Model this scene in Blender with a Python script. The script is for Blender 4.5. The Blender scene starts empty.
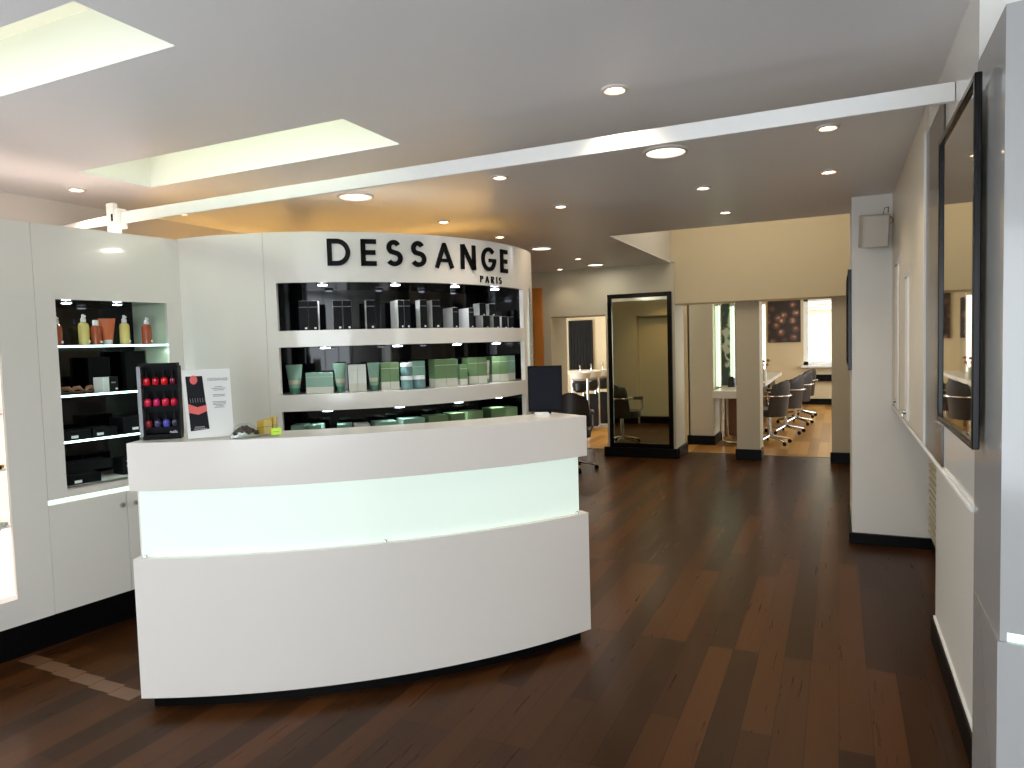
import bpy, math, random
from mathutils import Vector, Matrix
random.seed(7)
R = math.radians
PI = math.pi
C = bpy.context.scene.collection
sc = bpy.context.scene

# ------------------------------------------------------------------ materials
def lin(c):
    out = []
    for v in c[:3]:
        v = v / 255.0
        out.append(v / 12.92 if v <= 0.04045 else ((v + 0.055) / 1.055) ** 2.4)
    return (out[0], out[1], out[2], 1.0)

def mat(name, col, rough=0.5, metal=0.0, spec=0.5, coat=0.0, trans=0.0, emit=None, es=0.0, var=0.0, vscale=8.0, bump=0.0, bscale=60.0, ior=1.45):
    m = bpy.data.materials.new(name)
    m.use_nodes = True
    nt = m.node_tree
    b = nt.nodes['Principled BSDF']
    b.inputs['Base Color'].default_value = lin(col)
    b.inputs['Roughness'].default_value = rough
    b.inputs['Metallic'].default_value = metal
    b.inputs['Specular IOR Level'].default_value = spec
    b.inputs['Coat Weight'].default_value = coat
    b.inputs['Coat Roughness'].default_value = 0.04
    b.inputs['Transmission Weight'].default_value = trans
    b.inputs['IOR'].default_value = ior
    if emit is not None:
        b.inputs['Emission Color'].default_value = lin(emit)
        b.inputs['Emission Strength'].default_value = es
    if var > 0 or bump > 0:
        tc = nt.nodes.new('ShaderNodeTexCoord')
        if var > 0:
            n = nt.nodes.new('ShaderNodeTexNoise')
            n.inputs['Scale'].default_value = vscale
            n.inputs['Detail'].default_value = 4
            nt.links.new(tc.outputs['Object'], n.inputs['Vector'])
            mx = nt.nodes.new('ShaderNodeMix'); mx.data_type = 'RGBA'
            c = lin(col)
            mx.inputs[6].default_value = tuple(max(0, v * (1 - var)) for v in c[:3]) + (1,)
            mx.inputs[7].default_value = tuple(min(1, v * (1 + var)) for v in c[:3]) + (1,)
            nt.links.new(n.outputs['Fac'], mx.inputs[0])
            nt.links.new(mx.outputs[2], b.inputs['Base Color'])
        if bump > 0:
            n2 = nt.nodes.new('ShaderNodeTexNoise')
            n2.inputs['Scale'].default_value = bscale
            nt.links.new(tc.outputs['Object'], n2.inputs['Vector'])
            bp = nt.nodes.new('ShaderNodeBump')
            bp.inputs['Strength'].default_value = bump
            bp.inputs['Distance'].default_value = 0.01
            nt.links.new(n2.outputs['Fac'], bp.inputs['Height'])
            nt.links.new(bp.outputs['Normal'], b.inputs['Normal'])
    return m

def wood_floor(name, dark, mid, light, plank_l, plank_w, rough, grain=0.35):
    m = bpy.data.materials.new(name); m.use_nodes = True
    nt = m.node_tree; b = nt.nodes['Principled BSDF']
    N = nt.nodes.new; L = nt.links.new
    tc = N('ShaderNodeTexCoord')
    mp = N('ShaderNodeMapping'); mp.inputs['Rotation'].default_value = (0, 0, R(90))
    L(tc.outputs['Object'], mp.inputs['Vector'])
    br = N('ShaderNodeTexBrick')
    br.offset = 0.37; br.offset_frequency = 3; br.squash = 1.0
    br.inputs['Color1'].default_value = (0, 0, 0, 1); br.inputs['Color2'].default_value = (1, 1, 1, 1)
    br.inputs['Mortar'].default_value = (0, 0, 0, 1)
    br.inputs['Scale'].default_value = 1.0
    br.inputs['Mortar Size'].default_value = 0.0012
    br.inputs['Mortar Smooth'].default_value = 0.2
    br.inputs['Bias'].default_value = 0.0
    br.inputs['Brick Width'].default_value = plank_l
    br.inputs['Row Height'].default_value = plank_w
    L(mp.outputs['Vector'], br.inputs['Vector'])
    mg = N('ShaderNodeMapping'); mg.inputs['Scale'].default_value = (26, 1.6, 1)
    L(tc.outputs['Object'], mg.inputs['Vector'])
    # shift the grain from plank to plank
    add = N('ShaderNodeVectorMath'); add.operation = 'ADD'
    L(mg.outputs['Vector'], add.inputs[0])
    sc_ = N('ShaderNodeVectorMath'); sc_.operation = 'SCALE'; sc_.inputs['Scale'].default_value = 17.0
    L(br.outputs['Color'], sc_.inputs[0]); L(sc_.outputs['Vector'], add.inputs[1])
    no = N('ShaderNodeTexNoise'); no.inputs['Scale'].default_value = 1.6; no.inputs['Detail'].default_value = 6; no.inputs['Roughness'].default_value = 0.6
    L(add.outputs['Vector'], no.inputs['Vector'])
    sep = N('ShaderNodeSeparateColor'); L(br.outputs['Color'], sep.inputs['Color'])
    ma = N('ShaderNodeMath'); ma.operation = 'MULTIPLY'; ma.inputs[1].default_value = grain
    L(no.outputs['Fac'], ma.inputs[0])
    mb = N('ShaderNodeMath'); mb.operation = 'MULTIPLY_ADD'; mb.inputs[1].default_value = 1 - grain * 0.6
    L(sep.outputs['Red'], mb.inputs[0]); L(ma.outputs[0], mb.inputs[2])
    cr = N('ShaderNodeValToRGB')
    cr.color_ramp.elements[0].position = 0.05; cr.color_ramp.elements[0].color = lin(dark)
    cr.color_ramp.elements[1].position = 0.98; cr.color_ramp.elements[1].color = lin(light)
    e = cr.color_ramp.elements.new(0.55); e.color = lin(mid)
    L(mb.outputs[0], cr.inputs['Fac'])
    mx = N('ShaderNodeMix'); mx.data_type = 'RGBA'
    L(br.outputs['Fac'], mx.inputs[0]); L(cr.outputs['Color'], mx.inputs[6]); mx.inputs[7].default_value = lin([c * 0.5 for c in dark])
    L(mx.outputs[2], b.inputs['Base Color'])
    rr = N('ShaderNodeMapRange'); rr.inputs['To Min'].default_value = rough - 0.02; rr.inputs['To Max'].default_value = rough + 0.05
    L(no.outputs['Fac'], rr.inputs['Value']); L(rr.outputs['Result'], b.inputs['Roughness'])
    b.inputs['Specular IOR Level'].default_value = 0.5; b.inputs['IOR'].default_value = 1.22
    return m

M = {}
M['gloss'] = mat('white lacquer', (224, 221, 214), 0.16, spec=0.5, coat=0.3, var=0.012, vscale=2)
M['counter'] = mat('white counter lacquer', (232, 226, 218), 0.3, coat=0.15, var=0.012, vscale=2)
M['ceil'] = mat('satin ceiling paint', (228, 227, 229), 0.38, spec=0.45, var=0.02, vscale=1.2)
M['white'] = mat('white wall paint', (232, 231, 227), 0.5, var=0.02, vscale=3, bump=0.03)
M['white_wall'] = mat('soft white wall paint', (212, 208, 200), 0.42, var=0.02, vscale=3, bump=0.03)
M['cream'] = mat('cream wall paint', (206, 190, 156), 0.6, var=0.02, vscale=3, bump=0.04)
M['cream2'] = mat('pale beige wall paint', (196, 188, 164), 0.5, var=0.02, vscale=3, bump=0.03)
M['beige'] = mat('glossy beige lacquer', (212, 203, 184), 0.3, coat=0.1, var=0.015, vscale=2)
M['base'] = mat('black skirting', (10, 9, 10), 0.4, spec=0.15, var=0.15)
M['black'] = mat('black satin', (8, 8, 9), 0.5, spec=0.12, var=0.1)
M['blackg'] = mat('black glossy glass', (6, 6, 8), 0.07, spec=0.35)
M['blackm'] = mat('near black board', (13, 13, 15), 0.5, spec=0.15, var=0.1)
M['letter'] = mat('black sign letter', (8, 8, 9), 0.45, spec=0.12, var=0.08)
M['chrome'] = mat('polished chrome', (215, 215, 215), 0.14, metal=1.0)
M['alu'] = mat('brushed aluminium', (150, 150, 148), 0.32, metal=1.0, var=0.05, vscale=30)
M['mirror'] = mat('silvered mirror', (215, 215, 205), 0.015, metal=1.0)
M['mirror_dark'] = mat('dark taupe gloss panel', (78, 70, 63), 0.22, coat=0.2, var=0.04)
M['mirror_soft'] = mat('aged mirror', (208, 210, 184), 0.03, metal=1.0)
M['frame'] = mat('black lacquered frame', (9, 7, 7), 0.22, spec=0.25)
M['glass'] = mat('clear glass', (235, 248, 242), 0.02, trans=0.95, ior=1.45)
M['acryl'] = mat('clear acrylic', (245, 245, 245), 0.04, trans=0.92, ior=1.3)
def clear_mat(name, k=0.12, col=(245, 248, 246)):
    m = bpy.data.materials.new(name); m.use_nodes = True; nt = m.node_tree
    for n in list(nt.nodes):
        if n.type == 'BSDF_PRINCIPLED': nt.nodes.remove(n)
    out = [n for n in nt.nodes if n.type == 'OUTPUT_MATERIAL'][0]
    tr = nt.nodes.new('ShaderNodeBsdfTransparent'); tr.inputs['Color'].default_value = lin(col)
    gl = nt.nodes.new('ShaderNodeBsdfGlossy'); gl.inputs['Roughness'].default_value = 0.05
    no = nt.nodes.new('ShaderNodeTexNoise'); no.inputs['Scale'].default_value = 30
    ma = nt.nodes.new('ShaderNodeMath'); ma.operation = 'MULTIPLY'; ma.inputs[1].default_value = k*2
    nt.links.new(no.outputs['Fac'], ma.inputs[0])
    mx = nt.nodes.new('ShaderNodeMixShader'); nt.links.new(ma.outputs[0], mx.inputs[0]); nt.links.new(tr.outputs[0], mx.inputs[1]); nt.links.new(gl.outputs[0], mx.inputs[2])
    nt.links.new(mx.outputs[0], out.inputs['Surface'])
    return m
M['acryl'] = clear_mat('clear acrylic sheet', 0.06)
M['post'] = mat('greyish beige post paint', (190, 178, 152), 0.5, var=0.02, vscale=3, bump=0.03)
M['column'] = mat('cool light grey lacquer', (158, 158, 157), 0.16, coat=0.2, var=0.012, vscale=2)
M['added_glow'] = mat('warm cove tube', (255, 220, 150), 0.4, emit=(255, 198, 104), es=14.0)  # emitter of the added unseen tubes that warm the ceiling
M['added_glow2'] = mat('pinkish cove tube', (255, 230, 215), 0.4, emit=(255, 232, 222), es=12.0)  # emitter of the added unseen tubes above the left cupboards
M['led'] = mat('cold white led strip', (230, 255, 250), 0.4, emit=(200, 255, 245), es=5.0)
M['strip'] = mat('frosted glowing strip', (230, 250, 235), 0.4, emit=(205, 250, 220), es=1.1)
M['bulb'] = mat('halogen glow', (255, 240, 220), 0.4, emit=(255, 226, 196), es=9.0)
M['disc'] = mat('opal lamp glass', (255, 255, 245), 0.4, emit=(255, 250, 228), es=2.2)
M['puck'] = mat('cold led lens', (235, 240, 255), 0.4, emit=(225, 235, 255), es=16.0)
M['ring'] = mat('white lamp ring', (214, 205, 196), 0.35, var=0.02)
M['niche'] = mat('backlit white acrylic', (250, 240, 232), 0.4, emit=(255, 236, 224), es=0.5)
M['skylt'] = mat('skylight opal sheet', (226, 224, 206), 0.5, emit=(255, 250, 224), es=0.34)
M['tube'] = mat('fluorescent tube', (240, 255, 240), 0.4, emit=(236, 255, 232), es=9.0)
M['tube_near'] = mat('dimmer fluorescent tube', (240, 255, 240), 0.4, emit=(238, 255, 226), es=4.0)
M['tubegreen'] = mat('greenish light tube', (220, 255, 220), 0.4, emit=(206, 250, 206), es=0.95)
M['warmlight'] = mat('warm wall light', (255, 235, 220), 0.4, emit=(255, 226, 214), es=2.2)
M['orange'] = mat('orange stained wood', (196, 122, 44), 0.45, var=0.12, vscale=6)
M['green'] = mat('sage green carton', (94, 120, 82), 0.4, var=0.06)
M['teal'] = mat('pale teal carton', (116, 150, 132), 0.4, var=0.05)
M['pale'] = mat('pale grey carton', (186, 186, 172), 0.45, var=0.03)
M['silver'] = mat('silver grey carton', (196, 200, 190), 0.35, var=0.03)
M['tubeg'] = mat('green soft plastic', (100, 132, 112), 0.3, coat=0.2, var=0.05)
M['tubec'] = mat('dark green cap', (52, 96, 74), 0.3, var=0.05)
M['band'] = mat('beige label band', (158, 152, 132), 0.4, var=0.04)
M['carton'] = mat('white carton', (205, 206, 202), 0.5, var=0.02)
M['cartonb'] = mat('anthracite carton', (18, 19, 22), 0.5, spec=0.12, var=0.08)
M['line'] = mat('grey printed line', (140, 142, 146), 0.4, var=0.03)
M['tag'] = mat('white printed tag', (225, 225, 225), 0.5, var=0.02)
M['jar'] = mat('teal jar glass', (92, 130, 128), 0.12, coat=0.5, var=0.1, vscale=60)
M['lid'] = mat('pearl white lid', (226, 232, 230), 0.25, var=0.02)
M['yel'] = mat('pale yellow lotion bottle', (206, 192, 112), 0.25, coat=0.3, var=0.05)
M['brn'] = mat('copper brown bottle', (150, 70, 36), 0.22, coat=0.4, var=0.08)
M['org'] = mat('orange copper tube', (186, 96, 52), 0.3, coat=0.3, var=0.06)
M['gold'] = mat('gold yellow wrapper', (176, 146, 26), 0.4, coat=0.1, var=0.2, vscale=40)
M['neon'] = mat('neon yellow paper', (196, 240, 58), 0.5, emit=(196, 240, 58), es=0.0, var=0.03)
M['choc'] = mat('dark brown sweets', (66, 50, 42), 0.3, coat=0.3, var=0.4, vscale=60)
M['paper'] = mat('white paper', (232, 232, 228), 0.5, var=0.01)
M['ink'] = mat('grey printed text', (120, 122, 124), 0.6, var=0.02)
M['darkprint'] = mat('dark slate print', (22, 23, 28), 0.45, spec=0.15, var=0.06)
M['coral'] = mat('coral lacquer print', (226, 98, 92), 0.35, var=0.06)
M['leather'] = mat('dark grey leatherette', (42, 37, 34), 0.38, var=0.12, vscale=20, bump=0.1)
M['leather2'] = mat('black leatherette', (26, 25, 26), 0.35, var=0.12, vscale=20, bump=0.1)
M['station'] = mat('white laminate', (218, 212, 198), 0.3, var=0.02)
M['curtain'] = mat('black curtain cloth', (14, 14, 16), 0.8, var=0.2)
M['screen'] = mat('dark navy screen', (18, 21, 31), 0.55, spec=0.12, var=0.05)
M['pvc'] = mat('white window profile', (230, 232, 232), 0.35, var=0.01)
M['facade'] = mat('pale yellow render', (150, 138, 112), 0.8, var=0.25, vscale=2.5)
M['speaker'] = mat('warm grey plastic', (200, 196, 188), 0.5, var=0.03)
M['grille'] = mat('speaker grille', (214, 210, 202), 0.6, var=0.04, bump=0.2, bscale=260)
M['inlay'] = mat('pale pinkish plank', (116, 84, 62), 0.35, var=0.15, vscale=9)
M['thresh'] = mat('metal threshold', (150, 132, 100), 0.35, metal=0.8, var=0.05)
M['flower'] = mat('dried flower brown', (132, 92, 66), 0.8, var=0.3, vscale=30)
M['tilefar'] = mat('pale grey floor tile', (176, 176, 168), 0.3, var=0.04)
M['greenwall'] = mat('pale green lacquer', (196, 214, 186), 0.25, coat=0.2, var=0.02)
M['floor'] = wood_floor('dark merbau planks', (47, 27, 12), (60, 35, 16), (84, 50, 24), 1.15, 0.115, 0.27)
M['floor2'] = wood_floor('honey oak planks', (118, 82, 36), (150, 107, 50), (178, 134, 70), 1.2, 0.12, 0.3, 0.3)

def spot_print(name):
    # a dark board of salon portraits, kept generic: pinkish blotches over near black
    m = bpy.data.materials.new(name); m.use_nodes = True
    nt = m.node_tree; b = nt.nodes['Principled BSDF']; N = nt.nodes.new; L = nt.links.new
    tc = N('ShaderNodeTexCoord'); vo = N('ShaderNodeTexVoronoi'); vo.inputs['Scale'].default_value = 5.2; vo.inputs['Randomness'].default_value = 0.75
    no = N('ShaderNodeTexNoise'); no.inputs['Scale'].default_value = 16; no.inputs['Detail'].default_value = 6
    L(tc.outputs['Object'], vo.inputs['Vector']); L(tc.outputs['Object'], no.inputs['Vector'])
    cr = N('ShaderNodeValToRGB'); cr.color_ramp.elements[0].position = 0.1; cr.color_ramp.elements[0].color = (1, 1, 1, 1)
    cr.color_ramp.elements[1].position = 0.52; cr.color_ramp.elements[1].color = (0, 0, 0, 1)
    L(vo.outputs['Distance'], cr.inputs['Fac'])
    mu = N('ShaderNodeMath'); mu.operation = 'MULTIPLY'; L(cr.outputs['Color'], mu.inputs[0]); L(no.outputs['Fac'], mu.inputs[1])
    c2 = N('ShaderNodeValToRGB'); c2.color_ramp.elements[0].color = lin((44, 36, 32)); c2.color_ramp.elements[1].color = lin((214, 170, 146)); c2.color_ramp.elements[1].position = 0.62
    e = c2.color_ramp.elements.new(0.3); e.color = lin((108, 74, 60))
    L(mu.outputs[0], c2.inputs['Fac']); L(c2.outputs['Color'], b.inputs['Base Color'])
    b.inputs['Roughness'].default_value = 0.35
    return m
M['collage'] = spot_print('portrait collage print')

def painted_reflection(name):  # reflection in the salon mirror, painted as wavy colour bands
    m = bpy.data.materials.new(name); m.use_nodes = True
    nt = m.node_tree; b = nt.nodes['Principled BSDF']; N = nt.nodes.new; L = nt.links.new
    tc = N('ShaderNodeTexCoord'); wv = N('ShaderNodeTexWave'); wv.wave_type = 'BANDS'; wv.bands_direction = 'X'
    wv.inputs['Scale'].default_value = 1.6; wv.inputs['Distortion'].default_value = 9; wv.inputs['Detail Scale'].default_value = 2.2; wv.inputs['Detail'].default_value = 3
    L(tc.outputs['Object'], wv.inputs['Vector'])
    cr = N('ShaderNodeValToRGB'); cr.color_ramp.elements[0].color = lin((70, 86, 82)); cr.color_ramp.elements[1].color = lin((222, 226, 214))
    cr.color_ramp.elements[0].position = 0.55; cr.color_ramp.elements[1].position = 0.95
    e = cr.color_ramp.elements.new(0.75); e.color = lin((108, 136, 98))
    L(wv.outputs['Fac'], cr.inputs['Fac']); L(cr.outputs['Color'], b.inputs['Base Color'])
    b.inputs['Roughness'].default_value = 0.2
    return m
M['leaf_reflection'] = painted_reflection('painted leafy reflection')

# ------------------------------------------------------------------ mesh building
class MB:
    def __init__(s): s.v = []; s.f = []; s.mi = []; s.m = 0
    def face(s, idx): s.f.append(tuple(idx)); s.mi.append(s.m)
    def box(s, x0, x1, y0, y1, z0, z1):
        if x0 > x1: x0, x1 = x1, x0
        if y0 > y1: y0, y1 = y1, y0
        if z0 > z1: z0, z1 = z1, z0
        b = len(s.v)
        s.v += [(x0,y0,z0),(x1,y0,z0),(x1,y1,z0),(x0,y1,z0),(x0,y0,z1),(x1,y0,z1),(x1,y1,z1),(x0,y1,z1)]
        for q in ((0,3,2,1),(4,5,6,7),(0,1,5,4),(1,2,6,5),(2,3,7,6),(3,0,4,7)): s.face([b+i for i in q])
        return s
    def hexa(s, pts):
        b = len(s.v); s.v += [tuple(p) for p in pts]
        for q in ((0,3,2,1),(4,5,6,7),(0,1,5,4),(1,2,6,5),(2,3,7,6),(3,0,4,7)): s.face([b+i for i in q])
        return s
    def prism(s, poly, z0, z1):               # polygon in xy (ccw), extruded in z
        b = len(s.v); n = len(poly)
        s.v += [(x, y, z0) for x, y in poly] + [(x, y, z1) for x, y in poly]
        s.face([b+i for i in range(n-1, -1, -1)]); s.face([b+n+i for i in range(n)])
        for i in range(n): j = (i+1) % n; s.face([b+i, b+j, b+n+j, b+n+i])
        return s
    def plate(s, poly, y0, y1):               # polygon in xz, extruded in y
        b = len(s.v); n = len(poly)
        s.v += [(x, y0, z) for x, z in poly] + [(x, y1, z) for x, z in poly]
        s.face([b+i for i in range(n)]); s.face([b+n+i for i in range(n-1, -1, -1)])
        for i in range(n): j = (i+1) % n; s.face([b+j, b+i, b+n+i, b+n+j])
        return s
    def arc(s, c, r0, r1, a0, a1, z0, z1, n=None):   # curved block about c, degrees
        n = n or max(2, int(abs(a1-a0) / 1.5))
        b = len(s.v)
        for i in range(n+1):
            a = R(a0 + (a1-a0) * i / n); ca, sa = math.cos(a), math.sin(a)
            s.v += [(c[0]+r0*ca, c[1]+r0*sa, z0), (c[0]+r1*ca, c[1]+r1*sa, z0), (c[0]+r1*ca, c[1]+r1*sa, z1), (c[0]+r0*ca, c[1]+r0*sa, z1)]
        for i in range(n):
            p = b + 4*i; q = p + 4
            for k in range(4): l = (k+1) % 4; s.face([p+k, p+l, q+l, q+k])
        s.face([b+3, b+2, b+1, b]); e = b + 4*n; s.face([e, e+1, e+2, e+3])
        return s
    def lathe(s, prof, c=(0,0,0), n=16, sx=1, sy=1):  # prof: [(r,z)...]
        b = len(s.v)
        for r, z in prof:
            for i in range(n):
                a = 2*PI*i/n; s.v.append((c[0]+r*sx*math.cos(a), c[1]+r*sy*math.sin(a), c[2]+z))
        for k in range(len(prof)-1):
            for i in range(n):
                j = (i+1) % n; s.face([b+k*n+i, b+k*n+j, b+(k+1)*n+j, b+(k+1)*n+i])
        s.face([b+i for i in range(n-1, -1, -1)]); t = b+(len(prof)-1)*n; s.face([t+i for i in range(n)])
        return s
    def tube(s, pts, r, n=8):
        pts = [Vector(p) for p in pts]; b = len(s.v)
        for k, p in enumerate(pts):
            d = (pts[min(k+1, len(pts)-1)] - pts[max(k-1, 0)]).normalized()
            up = Vector((0,0,1)) if abs(d.z) < 0.9 else Vector((1,0,0))
            u = d.cross(up).normalized(); w = d.cross(u).normalized()
            rr = r[k] if isinstance(r, (list, tuple)) else r
            for i in range(n):
                a = 2*PI*i/n; q = p + u*(rr*math.cos(a)) + w*(rr*math.sin(a)); s.v.append(tuple(q))
        for k in range(len(pts)-1):
            for i in range(n):
                j = (i+1) % n; s.face([b+k*n+i, b+k*n+j, b+(k+1)*n+j, b+(k+1)*n+i])
        s.face([b+i for i in range(n-1, -1, -1)]); t = b+(len(pts)-1)*n; s.face([t+i for i in range(n)])
        return s
    def quad(s, a, b_, c, d):
        b = len(s.v); s.v += [tuple(a), tuple(b_), tuple(c), tuple(d)]; s.face([b, b+1, b+2, b+3]); return s
    def build(s, name, mats, parent=None, bevel=0.0, smooth=35, loc=None, rz=0, seg=2):
        me = bpy.data.meshes.new(name)
        me.from_pydata(s.v, [], s.f)
        if not isinstance(mats, (list, tuple)): mats = [mats]
        for m in mats: me.materials.append(m)
        for p, i in zip(me.polygons, s.mi): p.material_index = i
        me.update()
        import bmesh
        bm = bmesh.new(); bm.from_mesh(me); bmesh.ops.recalc_face_normals(bm, faces=bm.faces); bm.to_mesh(me); bm.free()
        if smooth:
            me.shade_smooth(); me.set_sharp_from_angle(angle=R(smooth))
        o = bpy.data.objects.new(name, me); C.objects.link(o)
        if parent is not None: o.parent = parent
        if loc is not None: o.location = loc
        if rz: o.rotation_euler = (0, 0, rz)
        if bevel > 0:
            bv = o.modifiers.new('bevel', 'BEVEL'); bv.width = bevel; bv.segments = seg; bv.limit_method = 'ANGLE'; bv.angle_limit = R(40)
        return o

def box(*a): return MB().box(*a)
def tag(o, label, cat, group=None):
    o['label'] = label; o['category'] = cat
    if group: o['group'] = group
    return o
def struct(o, label=None):
    o['kind'] = 'structure'
    if label: o['label'] = label
    return o
def thing(name, label, cat, loc=(0,0,0), rz=0, group=None, rot=None):
    o = bpy.data.objects.new(name, None); C.objects.link(o); o.empty_display_size = 0.1
    o.location = loc; o.rotation_euler = rot if rot else (0, 0, rz)
    return tag(o, label, cat, group)
def copy_tree(o, parent=None):
    c = o.copy(); C.objects.link(c); c.parent = parent
    for ch in list(o.children): copy_tree(ch, c)
    return c
def light(name, kind, loc, energy, col, rot=(0,0,0), size=None, sizey=None, spot=None, blend=0.5, rad=0.03, parent=None, portal=False):
    d = bpy.data.lights.new(name, kind); d.energy = energy; d.color = col
    if kind == 'AREA':
        d.shape = 'RECTANGLE' if sizey else 'DISK'; d.size = size
        if sizey: d.size_y = sizey
        if portal: d.cycles.is_portal = True
    elif kind == 'SPOT': d.spot_size = R(spot); d.spot_blend = blend; d.shadow_soft_size = rad
    else: d.shadow_soft_size = rad
    o = bpy.data.objects.new(name, d); C.objects.link(o); o.location = loc; o.rotation_euler = rot
    if parent is not None: o.parent = parent
    return o
def text_mesh(s, size, extrude=0.0005, align='CENTER'):
    cu = bpy.data.curves.new('t', 'FONT'); cu.body = s; cu.size = size; cu.extrude = extrude; cu.align_x = align
    cu.resolution_u = 3
    o = bpy.data.objects.new('t', cu); C.objects.link(o)
    bpy.context.view_layer.update()
    me = bpy.data.meshes.new_from_object(o.evaluated_get(bpy.context.evaluated_depsgraph_get()))
    bpy.data.objects.remove(o); bpy.data.curves.remove(cu)
    return me
def text_part(s, name, size, m, parent, loc, rot=(R(90), 0, 0)):
    me = text_mesh(s, size); me.name = name; me.materials.clear(); me.materials.append(m)
    o = bpy.data.objects.new(name, me); C.objects.link(o); o.parent = parent; o.location = loc; o.rotation_euler = rot
    return o

# ------------------------------------------------------------------ the shell
H = 2.47
WX0, WX1 = -4.40, 1.00
def grid_slab(xs, ys, z0, z1, holes):
    mb = MB()
    for i in range(len(xs)-1):
        for j in range(len(ys)-1):
            cx, cy = (xs[i]+xs[i+1])/2, (ys[j]+ys[j+1])/2
            if any(a < cx < b and c < cy < d for a, b, c, d in holes): continue
            mb.box(xs[i], xs[i+1], ys[j], ys[j+1], z0, z1)
    return mb
struct(MB().box(-4.7, 1.3, -3.2, 9.45, -0.1, 0).box(1.3, 3.7, -3.2, 2.3, -0.1, 0).build('floor', M['floor']), 'dark brown plank floor of the reception')
struct(box(-6.6, 3.0, 9.45, 17.2, -0.1, 0.0).build('floor_salon', M['floor2']), 'honey coloured plank floor of the rear salon')
SK1 = (-3.61, -1.89, 1.30, 1.625); SK2 = (-3.61, -1.89, 2.45, 2.88); VOID = (-1.90, 1.0, 6.30, 8.93)
struct(grid_slab([-4.7, -3.61, -1.90, -1.89, 1.0, 1.3, 3.7], [-3.2, 1.30, 1.625, 2.3, 2.45, 2.88, 6.30, 8.93, 9.5], H, H+0.012, [SK1, SK2, (-1.90,-1.89,1.30,1.625), (-1.90,-1.89,2.45,2.88), VOID, (1.3, 3.7, 2.3, 9.5), (-1.90,-1.89,6.3,9.5), (-1.9,1.0,8.93,9.5)]).build('ceiling', M['ceil']), 'satin grey white ceiling with light wells')
struct(box(-6.6, 3.0, 9.5, 17.2, 2.6, 2.7).build('ceiling_salon', M['white']))
# light wells
def well(name, b, h, lab):
    x0, x1, y0, y1 = b; t = 0.03; mb = MB()
    z0, z1 = H+0.012, H+h
    mb.box(x0-t, x0, y0-t, y1+t, z0, z1); mb.box(x1, x1+t, y0-t, y1+t, z0, z1)
    mb.box(x0, x1, y0-t, y0, z0, z1); mb.box(x0, x1, y1, y1+t, z0, z1)
    o = struct(mb.build(name, M['white']), lab)
    struct(box(x0-t, x1+t, y0-t, y1+t, z1, z1+0.02).build(name+'_pane', M['skylt']))
    tb = MB().tube([(x0+0.1, y0+0.03, z1-0.03), (x1-0.1, y0+0.03, z1-0.03)], 0.013, 10)
    to = tag(tb.build('fluorescent_tube', M['tube_near'] if b[2] < 2 else M['tube']), lab.replace('white light well', 'fluorescent tube inside the light well'), 'light tube')
    return o
well('window_2', SK1, 0.20, 'white light well in the ceiling nearest the viewer')
well('window_3', SK2, 0.20, 'white light well in the ceiling before the thin beam')
# the tall well over the rear passage
mb = MB(); x0, x1, y0, y1 = VOID
mb.box(x0-0.05, x0, y0-0.05, y1, H+0.012, 3.6); mb.box(x1, x1+0.05, y0-0.05, y1+0.4, H+0.012, 3.6)
mb.box(x0, x1, y0-0.05, y0, H+0.012, 3.6); mb.box(x0-0.05, x1+0.05, y0-0.05, y1+0.4, 3.6, 3.65)
struct(mb.build('trim_1', M['white_wall']), 'tall ceiling well above the rear openings')
light('well_light', 'AREA', (-0.8, 7.6, 3.55), 26, (1.0, 0.91, 0.76), size=2.0, sizey=1.6)

# back wall
mb = MB()
mb.box(-4.7, -3.53, 8.9, 9.5, 0, H); mb.box(-3.53, -2.76, 8.9, 9.5, 1.86, H); mb.box(-2.76, -1.86, 8.9, 9.45, 0, H)
struct(mb.build('wall_back', M['cream2']), 'pale beige rear wall with an opening at its left')
mb = MB(); mb.box(-1.86, 0.6, 8.93, 9.45, 1.955, 3.6); mb.box(-1.96, -1.86, 8.93, 9.5, H+0.012, 3.6)
struct(mb.build('wall_back_lintel', M['cream']), 'cream lintel wall on square posts')
mb = MB(); mb.box(-1.141, -0.868, 9.04, 9.44, 0, 1.955); mb.box(-0.068, 0.6, 9.04, 9.44, 0, 1.955)
struct(mb.build('wall_back_post', M['post']), 'greyish beige square posts under the lintel')
mb = MB()
mb.box(-2.80, -1.84, 8.85, 8.9, 0, 0.125); mb.box(-1.86, -1.82, 8.9, 9.46, 0, 0.125)
mb.box(-1.155, -0.85, 9.0, 9.05, 0, 0.13); mb.box(-0.868, -0.85, 9.05, 9.3, 0, 0.13)
mb.box(-0.085, 0.6, 9.0, 9.05, 0, 0.13); mb.box(-4.4, -3.53, 8.86, 8.9, 0, 0.13)
struct(mb.build('baseboard_back', M['base'], bevel=0.004), 'black skirting along rear wall and posts')
struct(box(-3.53, 0.0, 9.43, 9.47, 0, 0.006).build('trim_2', M['thresh']), 'pale threshold strip before the salon floor')
# left wall
struct(MB().box(-4.7, WX0, -3.2, -1.2, 0, H).box(-4.7, WX0, 1.1, 9.0, 0, H).box(-4.7, WX0, -1.2, 1.1, 2.3, H).build('wall_left', M['white_wall']))
mb = MB()
for y in (-1.2, -0.08, 1.04): mb.box(-4.62, -4.54, y, y+0.06, 0, 2.3)
mb.box(-4.62, -4.54, -1.2, 1.1, 0, 0.08); mb.box(-4.62, -4.54, -1.2, 1.1, 2.22, 2.3); mb.box(-4.62, -4.54, -1.2, 1.1, 1.0, 1.05)
struct(mb.build('door_1', M['pvc']))
light('door_portal', 'AREA', (-4.56, -0.05, 1.15), 1, (1,1,1), rot=(0, R(-90), 0), size=2.3, sizey=2.3, portal=True)
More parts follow.
